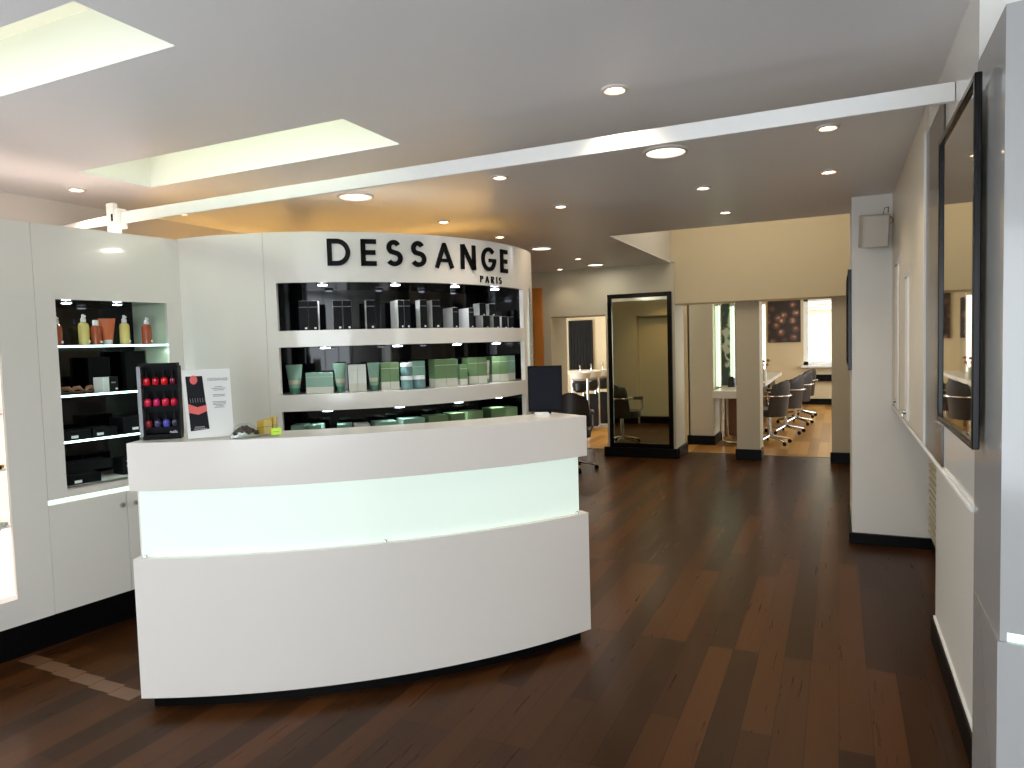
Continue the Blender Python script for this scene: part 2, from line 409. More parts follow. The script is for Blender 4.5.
# partition behind the curved unit
struct(MB().box(-4.4, -2.35, 5.02, 5.1, 0, 2.17).box(-4.4, -3.3, 5.1, 5.24, 0, 2.17).box(-3.3, -2.35, 5.1, 5.24, 1.95, 2.17).box(-4.4, -2.35, 5.22, 5.24, 2.17, 2.23).build('wall_partition', M['cream2']))
struct(MB().box(-3.3, -2.35, 5.1, 5.12, 0, 0.13).box(-4.4, -3.3, 5.24, 5.26, 0, 0.13).build('baseboard_partition', M['base']))
t = thing('added_tube_light', 'added warm tube light, unseen on top of the partition behind the sign unit', 'lamp')
box(-4.35, -2.45, 5.04, 5.08, 2.17, 2.18).build('tube_base', M['pvc'], t); MB().tube([(-4.3, 5.06, 2.195), (-2.5, 5.06, 2.195)], 0.013, 10).build('warm_tube', M['added_glow'], t)  # added tube, out of view, throws an orange glow on the ceiling
t = thing('added_tube_light', 'added warm tube light, unseen along the left wall behind the corner of the cupboards', 'lamp')
box(-4.399, -4.37, 3.4, 4.9, 2.10, 2.15).build('tube_base', M['pvc'], t); MB().tube([(-4.35, 3.45, 2.15), (-4.35, 4.85, 2.15)], 0.013, 10).build('warm_tube', M['added_glow'], t)  # second added tube, warms the ceiling behind the corner
# right side: pillar, recess, cupboards, near wall
mb = MB(); mb.box(0.09, 0.9, 5.586, 6.5, 0, H)
struct(mb.build('wall_right_pillar', M['white']), 'white pillar carrying the loudspeaker')
struct(box(0.6, 1.0, 6.5, 9.05, 0, H).build('wall_right_far', M['cream']))
struct(box(0.6, 1.0, 3.9, 5.586, 0, 1.0).build('wall_right_recess', M['white']))
struct(box(0.428, 1.0, 2.345, 3.9, 0, 0.985).build('wall_right_low', M['white_wall']), 'low white wall with black skirting')
struct(box(0.354, 1.0, 2.345, 3.53, 1.0, H).build('wall_right', M['gloss']), 'glossy white wall carrying the mirrors')
mb = MB(); mb.box(0.342, 0.37, 2.345, 5.58, 0.985, 1.000)
struct(mb.build('trim_3', M['white'], bevel=0.003), 'thin white ledge along the right wall')
mb = MB(); mb.box(0.41, 0.428, 2.345, 3.9, 0, 0.115); mb.box(0.41, 0.6, 3.9, 3.92, 0, 0.115); mb.box(0.07, 0.6, 5.556, 5.586, 0, 0.075); mb.box(0.07, 0.09, 5.586, 6.5, 0, 0.075)
mb.box(0.585, 0.6, 3.92, 5.556, 0, 0.1)
struct(mb.build('baseboard_right', M['base'], bevel=0.003), 'black skirting along the right wall')
struct(box(0.418, 0.428, 2.345, 3.9, 0.115, 0.125).build('trim_4', M['white']))
# wall behind the viewer with the shop window
FY = -3.0
mb = MB(); mb.box(-4.7, -1.2, FY-0.2, FY, 0, H); mb.box(3.2, 3.7, FY-0.2, FY, 0, H); mb.box(-1.2, 3.2, FY-0.2, FY, 0, 0.12); mb.box(-1.2, 3.2, FY-0.2, FY, 2.4, H)
struct(mb.build('wall_front', M['white_wall']))
mb = MB()
for x in (-1.2, 0.24, 1.69, 3.14): mb.box(x, x+0.06, FY-0.14, FY-0.06, 0.12, 2.4)
mb.box(-1.2, 3.2, FY-0.14, FY-0.06, 0.12, 0.18); mb.box(-1.2, 3.2, FY-0.14, FY-0.06, 2.34, 2.4)
struct(mb.build('window_1', M['pvc']))
light('daylight_portal', 'AREA', (1.0, FY-0.1, 1.26), 1, (1,1,1), rot=(R(90), 0, 0), size=4.4, sizey=2.3, portal=True)
struct(MB().box(3.4, 3.7, FY, 2.3, 0, H).box(1.0, 3.4, 1.62, 2.34, 0, H).build('wall_right_front', M['white_wall']))
# rear salon shell
struct(box(-6.6, 3.0, 16.8, 17.2, 0, 0.85).build('wall_salon_back', M['cream']))
mb = MB(); mb.box(-6.6, -0.69, 16.8, 17.2, 0.85, 2.6); mb.box(0.75, 3.0, 16.8, 17.2, 0.85, 2.6); mb.box(-0.69, 0.75, 16.8, 17.2, 2.35, 2.6)
struct(mb.build('wall_salon_window', M['cream']))
mb = MB(); mb.box(-2.2, 3.0, 16.76, 16.8, 0, 0.13); mb.box(-0.72, 2.0, 16.7, 16.8, 0.52, 0.66)
struct(mb.build('baseboard_salon', M['base']))
struct(box(-0.74, 0.8, 16.66, 16.85, 0.82, 0.86).build('trim_5', M['pvc']))
mb = MB(); mb.box(-0.69, -0.60, 16.88, 16.95, 0.86, 2.35); mb.box(0.02, 0.1, 16.88, 16.95, 0.86, 2.35); mb.box(0.67, 0.75, 16.88, 16.95, 0.86, 2.35)
mb.box(-0.69, 0.75, 16.88, 16.95, 0.86, 0.94); mb.box(-0.69, 0.75, 16.88, 16.95, 2.27, 2.35)
struct(mb.build('window_4', M['pvc']), 'bright rear window behind the salon chairs')
struct(box(-6.8, -6.6, 9.5, 17.2, 0, 2.6).build('wall_salon_left', M['cream']))
mb = MB(); mb.box(3.0, 3.2, 9.45, 17.2, 0, 0.8); mb.box(3.0, 3.2, 9.45, 10.5, 0.8, 2.6); mb.box(3.0, 3.2, 15.5, 17.2, 0.8, 2.6); mb.box(3.0, 3.2, 10.5, 15.5, 2.35, 2.6)
mb.box(1.0, 3.2, 9.25, 9.45, 0, 2.6)
struct(mb.build('wall_salon_right', M['cream']))
mb = MB()
for y in (10.5, 12.1, 13.8, 15.4): mb.box(3.05, 3.12, y, y+0.1, 0.8, 2.35)
struct(mb.build('window_5', M['pvc']))
light('salon_portal', 'AREA', (3.05, 13.0, 1.57), 1, (1,1,1), rot=(0, R(90), 0), size=1.5, sizey=5.0, portal=True)
light('salon_portal_back', 'AREA', (0.03, 16.97, 1.6), 1, (1,1,1), rot=(R(-90), 0, 0), size=1.4, sizey=1.4, portal=True)
# salon partitions
struct(box(-2.05, -1.93, 10.2, 16.8, 0, 2.6).build('wall_salon_partition', M['cream']))
struct(box(-1.95, -1.60, 10.2, 10.75, 0, 2.6).build('wall_salon_pier', M['cream2']))
mb = MB(); mb.box(-1.97, -1.58, 10.17, 10.2, 0, 0.13); mb.box(-1.6, -1.58, 10.2, 10.75, 0, 0.13)
struct(mb.build('baseboard_pier', M['base']))
mb = MB(); mb.box(-6.6, -2.05, 13.5, 13.6, 0, 2.6)
struct(mb.build('wall_salon_left_end', M['cream']))
mb = MB()
for i in range(8):
    x = -4.91 + i*0.063
    mb.lathe([(0.036, 0.02), (0.036, 1.95)], (x, 13.42 , 0), 8)
tag(mb.build('door_curtain', M['curtain']), 'black floor length curtain on the far salon wall', 'curtain')
# exterior facade with roller shutter, beyond the rear window
mb = MB(); mb.box(-5, 6, 20.5, 20.6, -1, 6)
struct(mb.build('wall_exterior', M['facade']))
mb = MB()
for i in range(14): mb.box(-2.5, 2.6, 20.42, 20.5, 2.2+i*0.07, 2.2+i*0.07+0.055)
struct(mb.build('trim_6', M['band']))

# ------------------------------------------------------------------ thin beam hung under the ceiling
mb = MB(); mb.box(-3.76, 0.352, 2.77, 2.79, 2.262, 2.325)
mb.hexa([(-4.40,2.772,2.255),(-3.76,2.772,2.262),(-3.76,2.788,2.262),(-4.40,2.788,2.255),(-4.40,2.772,2.295),(-3.76,2.772,2.318),(-3.76,2.788,2.318),(-4.40,2.788,2.295)])
struct(mb.build('beam', M['white'], bevel=0.002), 'thin white beam crossing the room below the ceiling')
b = thing('beam_bracket', 'white bracket with a dark slot at the left end of the thin beam', 'bracket', (-3.775, 2.765, 0))
box(-0.045, 0.045, -0.02, 0.045, 2.235, 2.345).build('plate', M['white'], b, bevel=0.006)
box(-0.032, 0.028, -0.032, 0.0, 2.20, 2.375).build('clamp', M['white'], b, bevel=0.006)
box(0.012, 0.024, -0.035, -0.03, 2.27, 2.31).build('slot', M['black'], b)
box(-0.02, 0.02, 0.0, 0.02, 2.166, 2.235).build('foot', M['white'], b)

# ------------------------------------------------------------------ ceiling lamps
def downlight(x, y, label, e=9, col=(1.0, 0.80, 0.60)):
    t = thing('recessed_spotlight', label, 'ceiling light', (x, y, H), group='small recessed spotlights')
    MB().lathe([(0.052, 0), (0.052, -0.006), (0.040, -0.010), (0.036, -0.004), (0.036, 0)], n=24).build('ring', M['ring'], t)
    MB().lathe([(0.030, -0.001), (0.030, -0.006), (0.02, -0.009)], n=16).build('lamp', M['bulb'], t)
    light('spot_beam', 'SPOT', (0, 0, -0.03), e, col, spot=115, blend=0.8, rad=0.03, parent=t)
    return t
dl = [(-0.775, 2.68, 'small recessed spotlight alone between the viewer and the thin beam', 12),
 (-0.04, 3.65, 'small recessed spotlight behind the beam at its wall mirror end', 12),
 (-0.046, 4.62, 'small recessed spotlight above the loudspeaker pillar', 12),
 (-1.77, 3.72, 'small recessed spotlight behind the beam over the two sign letters N and G', 11),
 (-1.775, 4.72, 'small recessed spotlight just past the last letter of the sign', 11),
 (-0.78, 4.66, 'small recessed spotlight directly behind the big round lamp in mid ceiling', 11),
 (-0.78, 5.64, 'small recessed spotlight next to the edge of the rear ceiling well', 11),
 (-2.77, 4.79, 'small recessed spotlight close above the curved sign wall', 14),
 (-2.74, 5.73, 'small recessed spotlight before the farther round lamps', 34),
 (-2.71, 7.73, 'small recessed spotlight between the two farthest round lamps', 10),
 (-3.29, 8.66, 'small recessed spotlight above the orange wood panel', 5),
 (-4.10, 3.50, 'small recessed spotlight glowing warm behind the corner of white cupboards', 22),
 (-3.99, 2.69, 'small recessed spotlight above the left cupboards before the beam', 14)]
for x, y, l, e in dl:
    warm = (1.0, 0.62, 0.28) if (y > 3.4 and x < -2.5 and y < 6) else (1.0, 0.80, 0.60)
    downlight(x, y, l, e, warm)
def roundlamp(x, y, label, e=9):
    t = thing('round_ceiling_lamp', label, 'ceiling light', (x, y, H), group='large round ceiling lamps')
    MB().lathe([(0.115, 0), (0.115, -0.008), (0.098, -0.012), (0.096, -0.002), (0.096, 0)], n=36).build('ring', M['ring'], t)
    MB().lathe([(0.096, -0.001), (0.094, -0.006), (0.05, -0.009)], n=36).build('diffuser', M['disc'], t)
    light('lamp_glow', 'AREA', (0, 0, -0.02), 3.5 if y > 8 else 9, (1.0, 0.95, 0.84), size=0.18, parent=t)
for x, y, l in [(-2.77, 3.69, 'large round lamp in the ceiling over the sign wall'), (-0.80, 3.67, 'large round lamp in mid ceiling, nearest and biggest'),
                (-2.72, 6.65, 'large round lamp past the end of the sign wall'), (-2.735, 8.45, 'large round lamp farthest back above the tall mirror')]:
    roundlamp(x, y, l)

# ------------------------------------------------------------------ curved display unit
UC = (-3.491, 4.429); UR = 1.489; UI = 1.19
def frame_at(th, r, z=0):
    return (UC[0]+r*math.cos(R(th)), UC[1]+r*math.sin(R(th)), z)
u = thing('display_unit', 'curved white gloss wall unit with three black lined shelves under the sign', 'display unit')
A0, AS, A1, AE = -90.0, -65.8, 4.5, 13.5
MB().arc(UC, UR-0.025, UR, A0+0.15, -68.36, 0.2, 2.17).build('side_panel', M['gloss'], u)
def cut(name, z0, z1, m=M['gloss'], r0=UI, a0=-68.3, a1=AE): return MB().arc(UC, r0, UR, a0, a1, z0, z1).build(name, m, u)
cut('fascia', 1.886, 2.17, r0=UR-0.03)
cut('shelf_band', 1.522, 1.615)
cut('shelf_band', 1.155, 1.249)
cut('shelf_band', 0.84, 0.88)
MB().arc(UC, UR-0.025, UR, -68.3, AE, 0.2, 0.84).build('lower_panel', M['gloss'], u)
MB().arc(UC, UR-0.03, UR, -68.3, AS, 0.88, 1.155).arc(UC, UR-0.03, UR, -68.3, AS, 1.249, 1.522).arc(UC, UR-0.03, UR, -68.3, AS, 1.615, 1.886).build('stile', M['gloss'], u)
MB().arc(UC, UR-0.03, UR, A1, AE, 0.88, 1.155).arc(UC, UR-0.03, UR, A1, AE, 1.249, 1.522).arc(UC, UR-0.03, UR, A1, AE, 1.615, 1.886).build('stile', M['gloss'], u)
MB().arc(UC, UI-0.02, UI, -68.3, AE, 0.84, 1.9).build('back_panel', M['blackg'], u)
MB().arc(UC, UI, UR-0.03, -68.3, AE, 1.886, 1.9).build('top_lining', M['blackg'], u)
MB().arc(UC, UI-0.02, UR-0.03, -68.45, -68.3, 0.84, 1.9, n=1).build('end_panel', M['blackg'], u)
MB().arc(UC, UI-0.02, UR, AE, AE+1.0, 0.0, 2.17, n=1).build('end_panel', M['gloss'], u)
MB().arc(UC, UI-0.02, UR-0.08, A0, AE, 0.0, 0.2).build('plinth', M['base'], u)
MB().arc(UC, 1.0, UR-0.025, A0, AE, 2.14, 2.165).build('top_panel', M['white_wall'], u)
MB().arc(UC, UI, UR-0.03, AE-0.3, AE-0.05, 0.88, 1.886, n=1).build('end_lining', M['blackg'], u)
# aluminium edge strip with screw holes
es = MB().arc(UC, UR, UR+0.004, 9.2, 11.2, 0.9, 1.9, n=2).build('edge_strip', M['alu'], u)
for z in (0.98, 1.15, 1.34, 1.42, 1.50, 1.7, 1.8):
    p = frame_at(10.2, UR+0.005, z); MB().tube([p, (p[0]+0.003, p[1]+0.0005, p[2])], 0.005, 8).build('screw', M['tag'], u)
for zz, dz in ((1.886, 0), (1.522, 0), (1.155, 0)):
    for a in (-56.2, -38.9, -22.0, -6.0):
        p = frame_at(a, 1.40, zz)
        pk = MB().lathe([(0.036, 0), (0.036, -0.008), (0.030, -0.009)], p, 20).build('puck_lamp', M['chrome'], u)
        MB().lathe([(0.028, -0.009), (0.028, -0.012), (0.015, -0.013)], p, 20).build('lens', M['puck'], pk)
        light('puck_light', 'SPOT', (p[0], p[1], p[2]-0.018), 2.8, (0.9, 0.95, 1.0), spot=150, blend=0.6, rad=0.02, parent=u)

# ------------------------------------------------------------------ sign letters
def ribbon(pts, w, closed=False):
    n = len(pts); polys = []
    out = []
    for i in range(n):
        p0 = Vector(pts[i-1]) if (i > 0 or closed) else Vector(pts[i]); p1 = Vector(pts[i]); p2 = Vector(pts[(i+1) % n]) if (i < n-1 or closed) else p1
        d1 = (p1-p0).normalized() if (p1-p0).length > 0 else (p2-p1).normalized()
        d2 = (p2-p1).normalized() if (p2-p1).length > 0 else d1
        t = (d1+d2).normalized(); nrm = Vector((-t.y, t.x)); k = w/2/max(0.35, nrm.dot(Vector((-d1.y, d1.x))))
        out.append((p1+nrm*k, p1-nrm*k))
    segs = range(n if closed else n-1)
    for i in segs: j = (i+1) % n; polys.append([out[i][0], out[i][1], out[j][1], out[j][0]])
    return polys
def arcp(cx, cy, rx, ry, a0, a1, n=18): return [(cx+rx*math.cos(R(a0+(a1-a0)*i/n)), cy+ry*math.sin(R(a0+(a1-a0)*i/n))) for i in range(n+1)]
def glyph(ch, w, h, s):
    x = w/2; P = []
    if ch == 'D':
        P += ribbon([(-x+s/2, 0), (-x+s/2, h)], s)
        P += ribbon([(-x+s*.5, h-s/2), (-x+w*.42, h-s/2)] + arcp(-x+w*.42, h/2, w*.58-s/2, h/2-s/2, 85, -85, 22) + [(-x+w*.42, s/2), (-x+s*.5, s/2)], s)
    elif ch == 'E':
        P += ribbon([(-x+s/2, 0), (-x+s/2, h)], s)
        for yy, ww in ((s/2, w), (h/2, w*.94), (h-s/2, w)): P += ribbon([(-x, yy), (-x+ww, yy)], s)
    elif ch == 'S':
        r = (h/2 - s/2)/2
        rx1, rx2 = w*.42-s/2, w*.5-s/2
        top = arcp(-w*.02, h-s/2-r*.95, rx1, r*.95, 25, 235, 18); bot = arcp(0, s/2+r*1.05, rx2, r*1.05, 60, -150, 20)
        P += ribbon(top + bot, s)
    elif ch == 'A':
        P += ribbon([(-x+s*.5, 0), (0, h-s*.35)], s*.98); P += ribbon([(x-s*.5, 0), (0, h-s*.35)], s*.98); P += ribbon([(-x*.52, h*.3), (x*.52, h*.3)], s*.85)
        P += [[Vector((-s*.5, h-s*.6)), Vector((s*.5, h-s*.6)), Vector((s*.32, h)), Vector((-s*.32, h))]]
    elif ch == 'N':
        P += ribbon([(-x+s/2, 0), (-x+s/2, h)], s); P += ribbon([(x-s/2, 0), (x-s/2, h)], s); P += ribbon([(-x+s*.62, h-s*.1), (x-s*.62, s*.1)], s*1.05)
    elif ch == 'G':
        P += ribbon(arcp(0, h/2, x-s/2, h/2-s/2, 42, 352, 34), s); P += ribbon([(w*.02, h*.46), (x, h*.46)], s*.9)
    elif ch == 'P':
        P += ribbon([(-x+s/2, 0), (-x+s/2, h)], s)
        P += ribbon([(-x+s*.5, h-s/2), (0, h-s/2)] + arcp(0, h*.73, x-s/2, h*.27-s/2, 85, -85, 10) + [(0, h*.46+s/2), (-x+s*.5, h*.46+s/2)], s)
    elif ch == 'R':
        P += glyph('P', w, h, s); P += ribbon([(0, h*.46), (x-s*.5, 0)], s)
    elif ch == 'I':
        P += ribbon([(0, 0), (0, h)], s)
    return P
sign = thing('shop_sign', 'black raised sign letters reading DESSANGE PARIS on the curved white fascia', 'sign')
def letter(ch, th, w, h, s, z, dep):
    mb = MB()
    for p in glyph(ch, w, h, s): mb.plate([(v[0], v[1]) for v in p], -dep, 0.0)
    p = frame_at(th, UR+0.002, z)
    return mb.build('letter_'+ch.lower(), M['letter'], sign, loc=p, rz=R(th+90), smooth=0)
for ch, th, w in (('D', -52.1, .129), ('E', -45.7, .089), ('S', -40.0, .100), ('S', -34.3, .100), ('A', -27.6, .134), ('N', -20.6, .118), ('G', -13.5, .138), ('E', -7.1, .080)):
    letter(ch, th, w, 0.152, 0.0245 if ch in 'NGA' else 0.027, 1.977, 0.012)
for ch, th, w in (('P', -16.2, .026), ('A', -14.2, .036), ('R', -12.1, .028), ('I', -10.4, .03), ('S', -8.9, .028)):
    letter(ch, th, w, 0.043, 0.0068, 1.902, 0.006)

# ------------------------------------------------------------------ products
def face_dir(th): return th if th < -38 else -38 + (th+38)*0.12
def put(o, th, z, r=1.40, extra=0, lat=0):
    f = R(face_dir(th)+90); p = frame_at(th, r, z)
    o.location = (p[0]+lat*math.cos(f), p[1]+lat*math.sin(f), p[2]); o.rotation_euler = (0, 0, R(face_dir(th)+90+extra)); return o
ORD = ['first', 'second', 'third', 'fourth', 'fifth', 'sixth', 'seventh', 'eighth', 'ninth', 'tenth', 'eleventh', 'twelfth']
def tall_box(th, z, w, d, h, label, name='cosmetics_box', line=True, grp='black and white boxes on the top shelf', cat='box', lat=0):
    mb = MB(); mb.box(-w/2, w/2, 0, d, 0, h)
    t = thing(name, label, cat, group=grp)
    mb.build('carton', M['carton'], t, bevel=0.0008, smooth=0)
    fr = MB().box(-w/2+0.0005, w/2-0.0005, -0.0015, 0.0, 0.001, h-0.001)
    fr.box(w/2, w/2+0.001, 0.0, d*0.15, 0.001, h-0.001)
    f = fr.build('front_label', M['cartonb'], t, smooth=0)
    if line: box(-w/2, w/2, -0.0025, -0.0015, h*0.78, h*0.795).build('printed_line', M['line'], f, smooth=0)
    box(w*0.08, w*0.32, -0.0025, -0.0015, h*0.05, h*0.11).build('price_tag', M['tag'], f, smooth=0)
    return put(t, th, z, lat=lat)
Z1, Z2, Z3 = 1.616, 1.250, 0.881
tops = [(-60.8,.054,.06,.172),(-58.45,.051,.06,.172),(-52.9,.053,.06,.172),(-50.7,.050,.06,.172),(-45.2,.050,.065,.172),(-37.7,.037,.15,.172),(-36.0,.037,.15,.172),(-31.7,.045,.075,.174),(-28.1,.052,.09,.174),(-22.2,.036,.15,.130),(-16.6,.036,.15,.130)]
LAT = {0: (-59.7, -.0275), 1: (-59.7, .0265), 2: (-51.8, -.0275), 3: (-51.8, .0265), 5: (-36.9, -.019), 6: (-36.9, .0195)}
for i, (a, w, d, h) in enumerate(tops):
    a, la = LAT.get(i, (a, 0))
    tall_box(a, Z1, w, d, h, lat=la, label=('tall' if h > .15 else 'medium height') + ' black fronted white box, ' + ORD[i] + ' of the row on the top shelf')
sm = [(-10.6,.050,.10),(-5.6,.048,.05),(-0.9,.048,.05),(3.6,.044,.05)]
for i, (a, w, d) in enumerate(sm):
    tall_box(a, Z1, w, d, .082, ('small square black and white box at bottom of the stack, ' if i < 2 else 'small square black and white box alone, ') + ['nearer the medium boxes', 'second of the short ones', 'third of the short ones', 'at the far end of the top shelf'][i], line=False)
for i, (a, w, d) in enumerate([(-12.0,.048,.09),(-7.6,.048,.05)]):
    tall_box(a, Z1+.083, w, d, .080, 'small black and white box on top of the stack, ' + ['wider white side showing', 'beside the other upper box'][i], line=False)

def soft_tube(th, z, w, h, label, body=M['tubeg'], cap=M['tubec'], band=M['band'], name='cream_tube', grp='green cream tubes on the middle shelf', place=True, r=1.38):
    t = thing(name, label, 'tube', group=grp)
    mb = MB(); n = 20; b = 0; rows = []
    for k in range(7):
        f = k/6; zz = h*0.2 + f*h*0.8; rx = w/2*(0.62+0.38*f); ry = w/2*0.62*(1-f)+0.002
        rows.append([(rx*math.cos(2*PI*i/n), ry*math.sin(2*PI*i/n), zz) for i in range(n)])
    for row in rows: mb.v += row
    for k in range(6):
        mb.m = 1 if 1 <= k <= 1 else 0
        for i in range(n): j = (i+1) % n; mb.face([k*n+i, k*n+j, (k+1)*n+j, (k+1)*n+i])
    mb.m = 0; mb.face(list(range(n-1, -1, -1))); mb.face([6*n+i for i in range(n)])
    mb.build('tube_body', [body, band], t)
    MB().lathe([(w*0.26, 0), (w*0.28, h*0.03), (w*0.29, h*0.2)], n=20).build('cap', cap, t)
    return put(t, th, z, r) if place else t
soft_tube(-63.9, Z2, .100, .170, 'green cream tube standing on its cap, at the left end of the middle shelf')
soft_tube(-53.0, Z2, .078, .172, 'green cream tube between the wide pale teal box and the silver cartons')
soft_tube(-44.9, Z2, .078, .168, 'green cream tube between the silver cartons and the twin green boxes')
soft_tube(-9.9, Z2, .045, .150, 'slim silvery green tube between two groups of green boxes', body=M['silver'], cap=M['tubeg'])
def two_tone(th, z, w, d, h, label, top=M['green'], bot=M['pale'], split=0.30, grp='green cartons on the middle shelf', r=1.39, lines=1, lat=0):
    t = thing('product_box', label, 'box', group=grp)
    box(-w/2, w/2, 0, d, 0, h*split).build('lower_half', bot, t, smooth=0)
    up = box(-w/2, w/2, 0, d, h*split, h).build('upper_half', top, t, smooth=0)
    if lines: box(-w/2, w/2, -0.001, 0, h*0.78, h*0.795).build('printed_line', M['pale'], up, smooth=0)
    return put(t, th, z, r, lat=lat)
two_tone(-57.9, Z2, .155, .09, .120, 'wide pale teal box lying beside the leftmost green tube', M['teal'])
two_tone(-48.9, Z2, .050, .05, .160, 'silver carton with faint lines, left of the silver pair', M['silver'], M['pale'], .3, lat=-.0255)
two_tone(-48.9, Z2, .050, .05, .160, 'silver carton with faint lines, right of the silver pair', M['silver'], M['pale'], .3, lat=.0255)
two_tone(-40.9, Z2, .054, .08, .165, lat=-.028, label='green and grey carton next to the third tube')
two_tone(-40.9, Z2, .054, .08, .165, lat=.028, label='green and grey carton next to the stacked jars')
two_tone(-31.4, Z2, .085, .06, .165, 'plain teal carton half hidden behind the jars', M['teal'], M['teal'], .3, r=1.29)
two_tone(-25.4, Z2, .076, .10, .172, lat=-.039, label='green carton with pale foot, first of the pair after the jars')
two_tone(-25.4, Z2, .076, .08, .172, lat=.039, label='green carton with pale foot, second of the pair after the jars')
two_tone(-19.6, Z2, .052, .05, .135, 'shorter narrow green carton in front of a teal one')
two_tone(-19.5, Z2, .060, .05, .165, 'taller teal carton behind the shorter narrow green one', M['teal'], M['teal'], .3, r=1.29)
two_tone(-14.2, Z2, .066, .10, .174, lat=-.034, label='green carton with pale foot, left of the pair before the slim tube')
two_tone(-14.2, Z2, .066, .08, .174, lat=.034, label='green carton with pale foot, right of the pair before the slim tube')
two_tone(-3.7, Z2, .062, .09, .174, lat=-.032, label='green carton with pale foot, first after the slim tube')
two_tone(-3.7, Z2, .062, .09, .174, lat=.032, label='green carton with pale foot, second after the slim tube')
two_tone(3.6, Z2, .070, .07, .174, 'green carton at the far end of the middle shelf', M['teal'])
def jar(th, z, label, r=1.385):
    t = thing('cream_jar', label, 'jar', group='teal jars with white lids')
    MB().lathe([(0.034, 0), (0.037, 0.006), (0.037, 0.05), (0.033, 0.056)], n=24).build('glass_body', M['jar'], t)
    MB().lathe([(0.038, 0.056), (0.038, 0.077), (0.035, 0.080)], n=24).build('lid', M['lid'], t)
    return put(t, th, z, r)
jar(-36.6, Z2, 'teal jar with white lid carrying the upper jar'); jar(-33.4, Z2, 'teal jar with white lid standing alone beside the jar stack'); jar(-36.6, Z2+.0805, 'teal jar with white lid on top of another jar')
r3 = [(-63.2,.085,.172,'teal topped box at the left end of the bottom shelf',0),(-59.3,.085,.17,'teal topped box second on the bottom shelf',0),(-52.4,.095,.165,'teal topped box third on the bottom shelf, after the gap',0),(-48.3,.095,.162,'silver topped box on the bottom shelf',2),(-42.6,.150,.168,'wide teal topped box on the bottom shelf',0),(-35.6,.150,.175,'wide teal box in the middle of the bottom shelf',0),(-28.9,.140,.180,'wide green box in the bottom shelf before the lamp',1),(-23.0,.105,.182,'bright green box under the third lamp of the bottom shelf',1),(-17.0,.120,.184,'green box after the third lamp of the bottom shelf',1),(-7.0,.130,.182,'green box nearest the counter screen on the bottom shelf',1),(0.5,.100,.170,'last green box at the far end of the bottom shelf',1)]
for a, w, h, l, k in r3: two_tone(a, Z3, w*.92, .13, h+.014, l, [M['teal'], M['green'], M['silver']][k], M['pale'], .4, grp='boxes on the bottom shelf', r=1.42, lines=0)

# ------------------------------------------------------------------ straight cupboards on the left (local frame: x along, -y to the room)
LO = Vector((-3.597, 2.043)); LU = Vector((0.12, 0.9927)); LN = Vector((0.9927, -0.12))
LROT = math.atan2(LU.y, LU.x)          # local x axis = LU, local y axis points into the cupboard (-LN)
def left_thing(name, label, cat, s=0, d=0, z=0, group=None, extra=0):
    p = LO + LU*s + LN*d
    return thing(name, label, cat, (p.x, p.y, z), LROT+extra, group)
ca = left_thing('display_cabinet', 'white gloss cabinet with black lined niche, lit glass shelves and two doors', 'cabinet')
T = 0.022
# panels around the niche: x .128->.914 , niche .22-.815, z .835-1.795
box(0.128, 0.912, 0, T, 1.795, 2.165).build('top_panel', M['gloss'], ca, bevel=0.001)
mb = MB(); mb.box(0.128, 0.22, 0, T, 0.835, 1.795)
mb.build('stile', M['gloss'], ca); box(0.815, 0.912, 0, T, 0.835, 1.795).build('stile', M['gloss'], ca)
box(0.128, 0.912, 0, T, 0.787, 0.835).build('bottom_rail', M['gloss'], ca)
box(0.13, 0.91, 0.004, T, 0.764, 0.787).build('light_strip', M['strip'], ca)
for a, b_, kx in ((0.128, 0.5195, 0.487), (0.522, 0.912, 0.562)):
    d = box(a, b_, 0, T, 0.21, 0.762).build('door', M['gloss'], ca, bevel=0.001)
    MB().tube([(kx, 0.0, 0.692), (kx, -0.012, 0.692), (kx, -0.014, 0.692), (kx, -0.024, 0.692)], [0.006, 0.006, 0.015, 0.012], 14).build('knob', M['chrome'], d)
box(0.128, 0.912, 0.35, 0.37, 0.835, 1.80).build('niche_back', M['blackg'], ca)
box(0.198, 0.22, T, 0.35, 0.835, 1.80).build('niche_side', M['blackg'], ca)
box(0.815, 0.835, T, 0.35, 0.835, 1.80).build('niche_side', M['greenwall'], ca)
box(0.22, 0.815, T, 0.35, 1.795, 1.815).build('niche_top', M['blackg'], ca)
box(0.22, 0.815, 0.0, 0.35, 0.825, 0.835).build('niche_floor', M['gloss'], ca)
box(0.128, 0.912, 0.15, 0.40, 0.0, 0.21).build('plinth', M['base'], ca)
box(0.128, 0.912, T, 0.40, 2.14, 2.163).build('cabinet_top', M['white_wall'], ca)
for z in (1.56, 1.306, 1.07):
    g = box(0.222, 0.813, 0.012, 0.345, z-0.008, z).build('glass_shelf', M['glass'], ca)
    box(0.222, 0.813, 0.004, 0.0118, z-0.009, z+0.001).build('led_edge', M['led'], g)
for x in (0.35, 0.62):
    pk = MB().lathe([(0.03, 0), (0.03, -0.006), (0.026, -0.007)], (x, 0.16, 1.795), 18).build('puck_lamp', M['chrome'], ca)
    MB().lathe([(0.024, -0.007), (0.02, -0.010)], (x, 0.16, 1.795), 18).build('lens', M['puck'], pk)
    light('puck_light', 'SPOT', (x, 0.16, 1.78), 1.5, (0.9, 1.0, 1.0), spot=140, blend=0.6, rad=0.02, parent=ca)
for z in (1.545, 1.292, 1.056): light('led_glow', 'AREA', (0.52, 0.02, z), 0.5, (0.8, 1.0, 0.95), size=0.55, sizey=0.01, parent=ca)
box(0.15, 0.90, 0.20, 0.22, 2.165, 2.185).build('added_wash_tube', M['added_glow2'], ca)  # added unseen tube brightens the wall strip above the cabinet
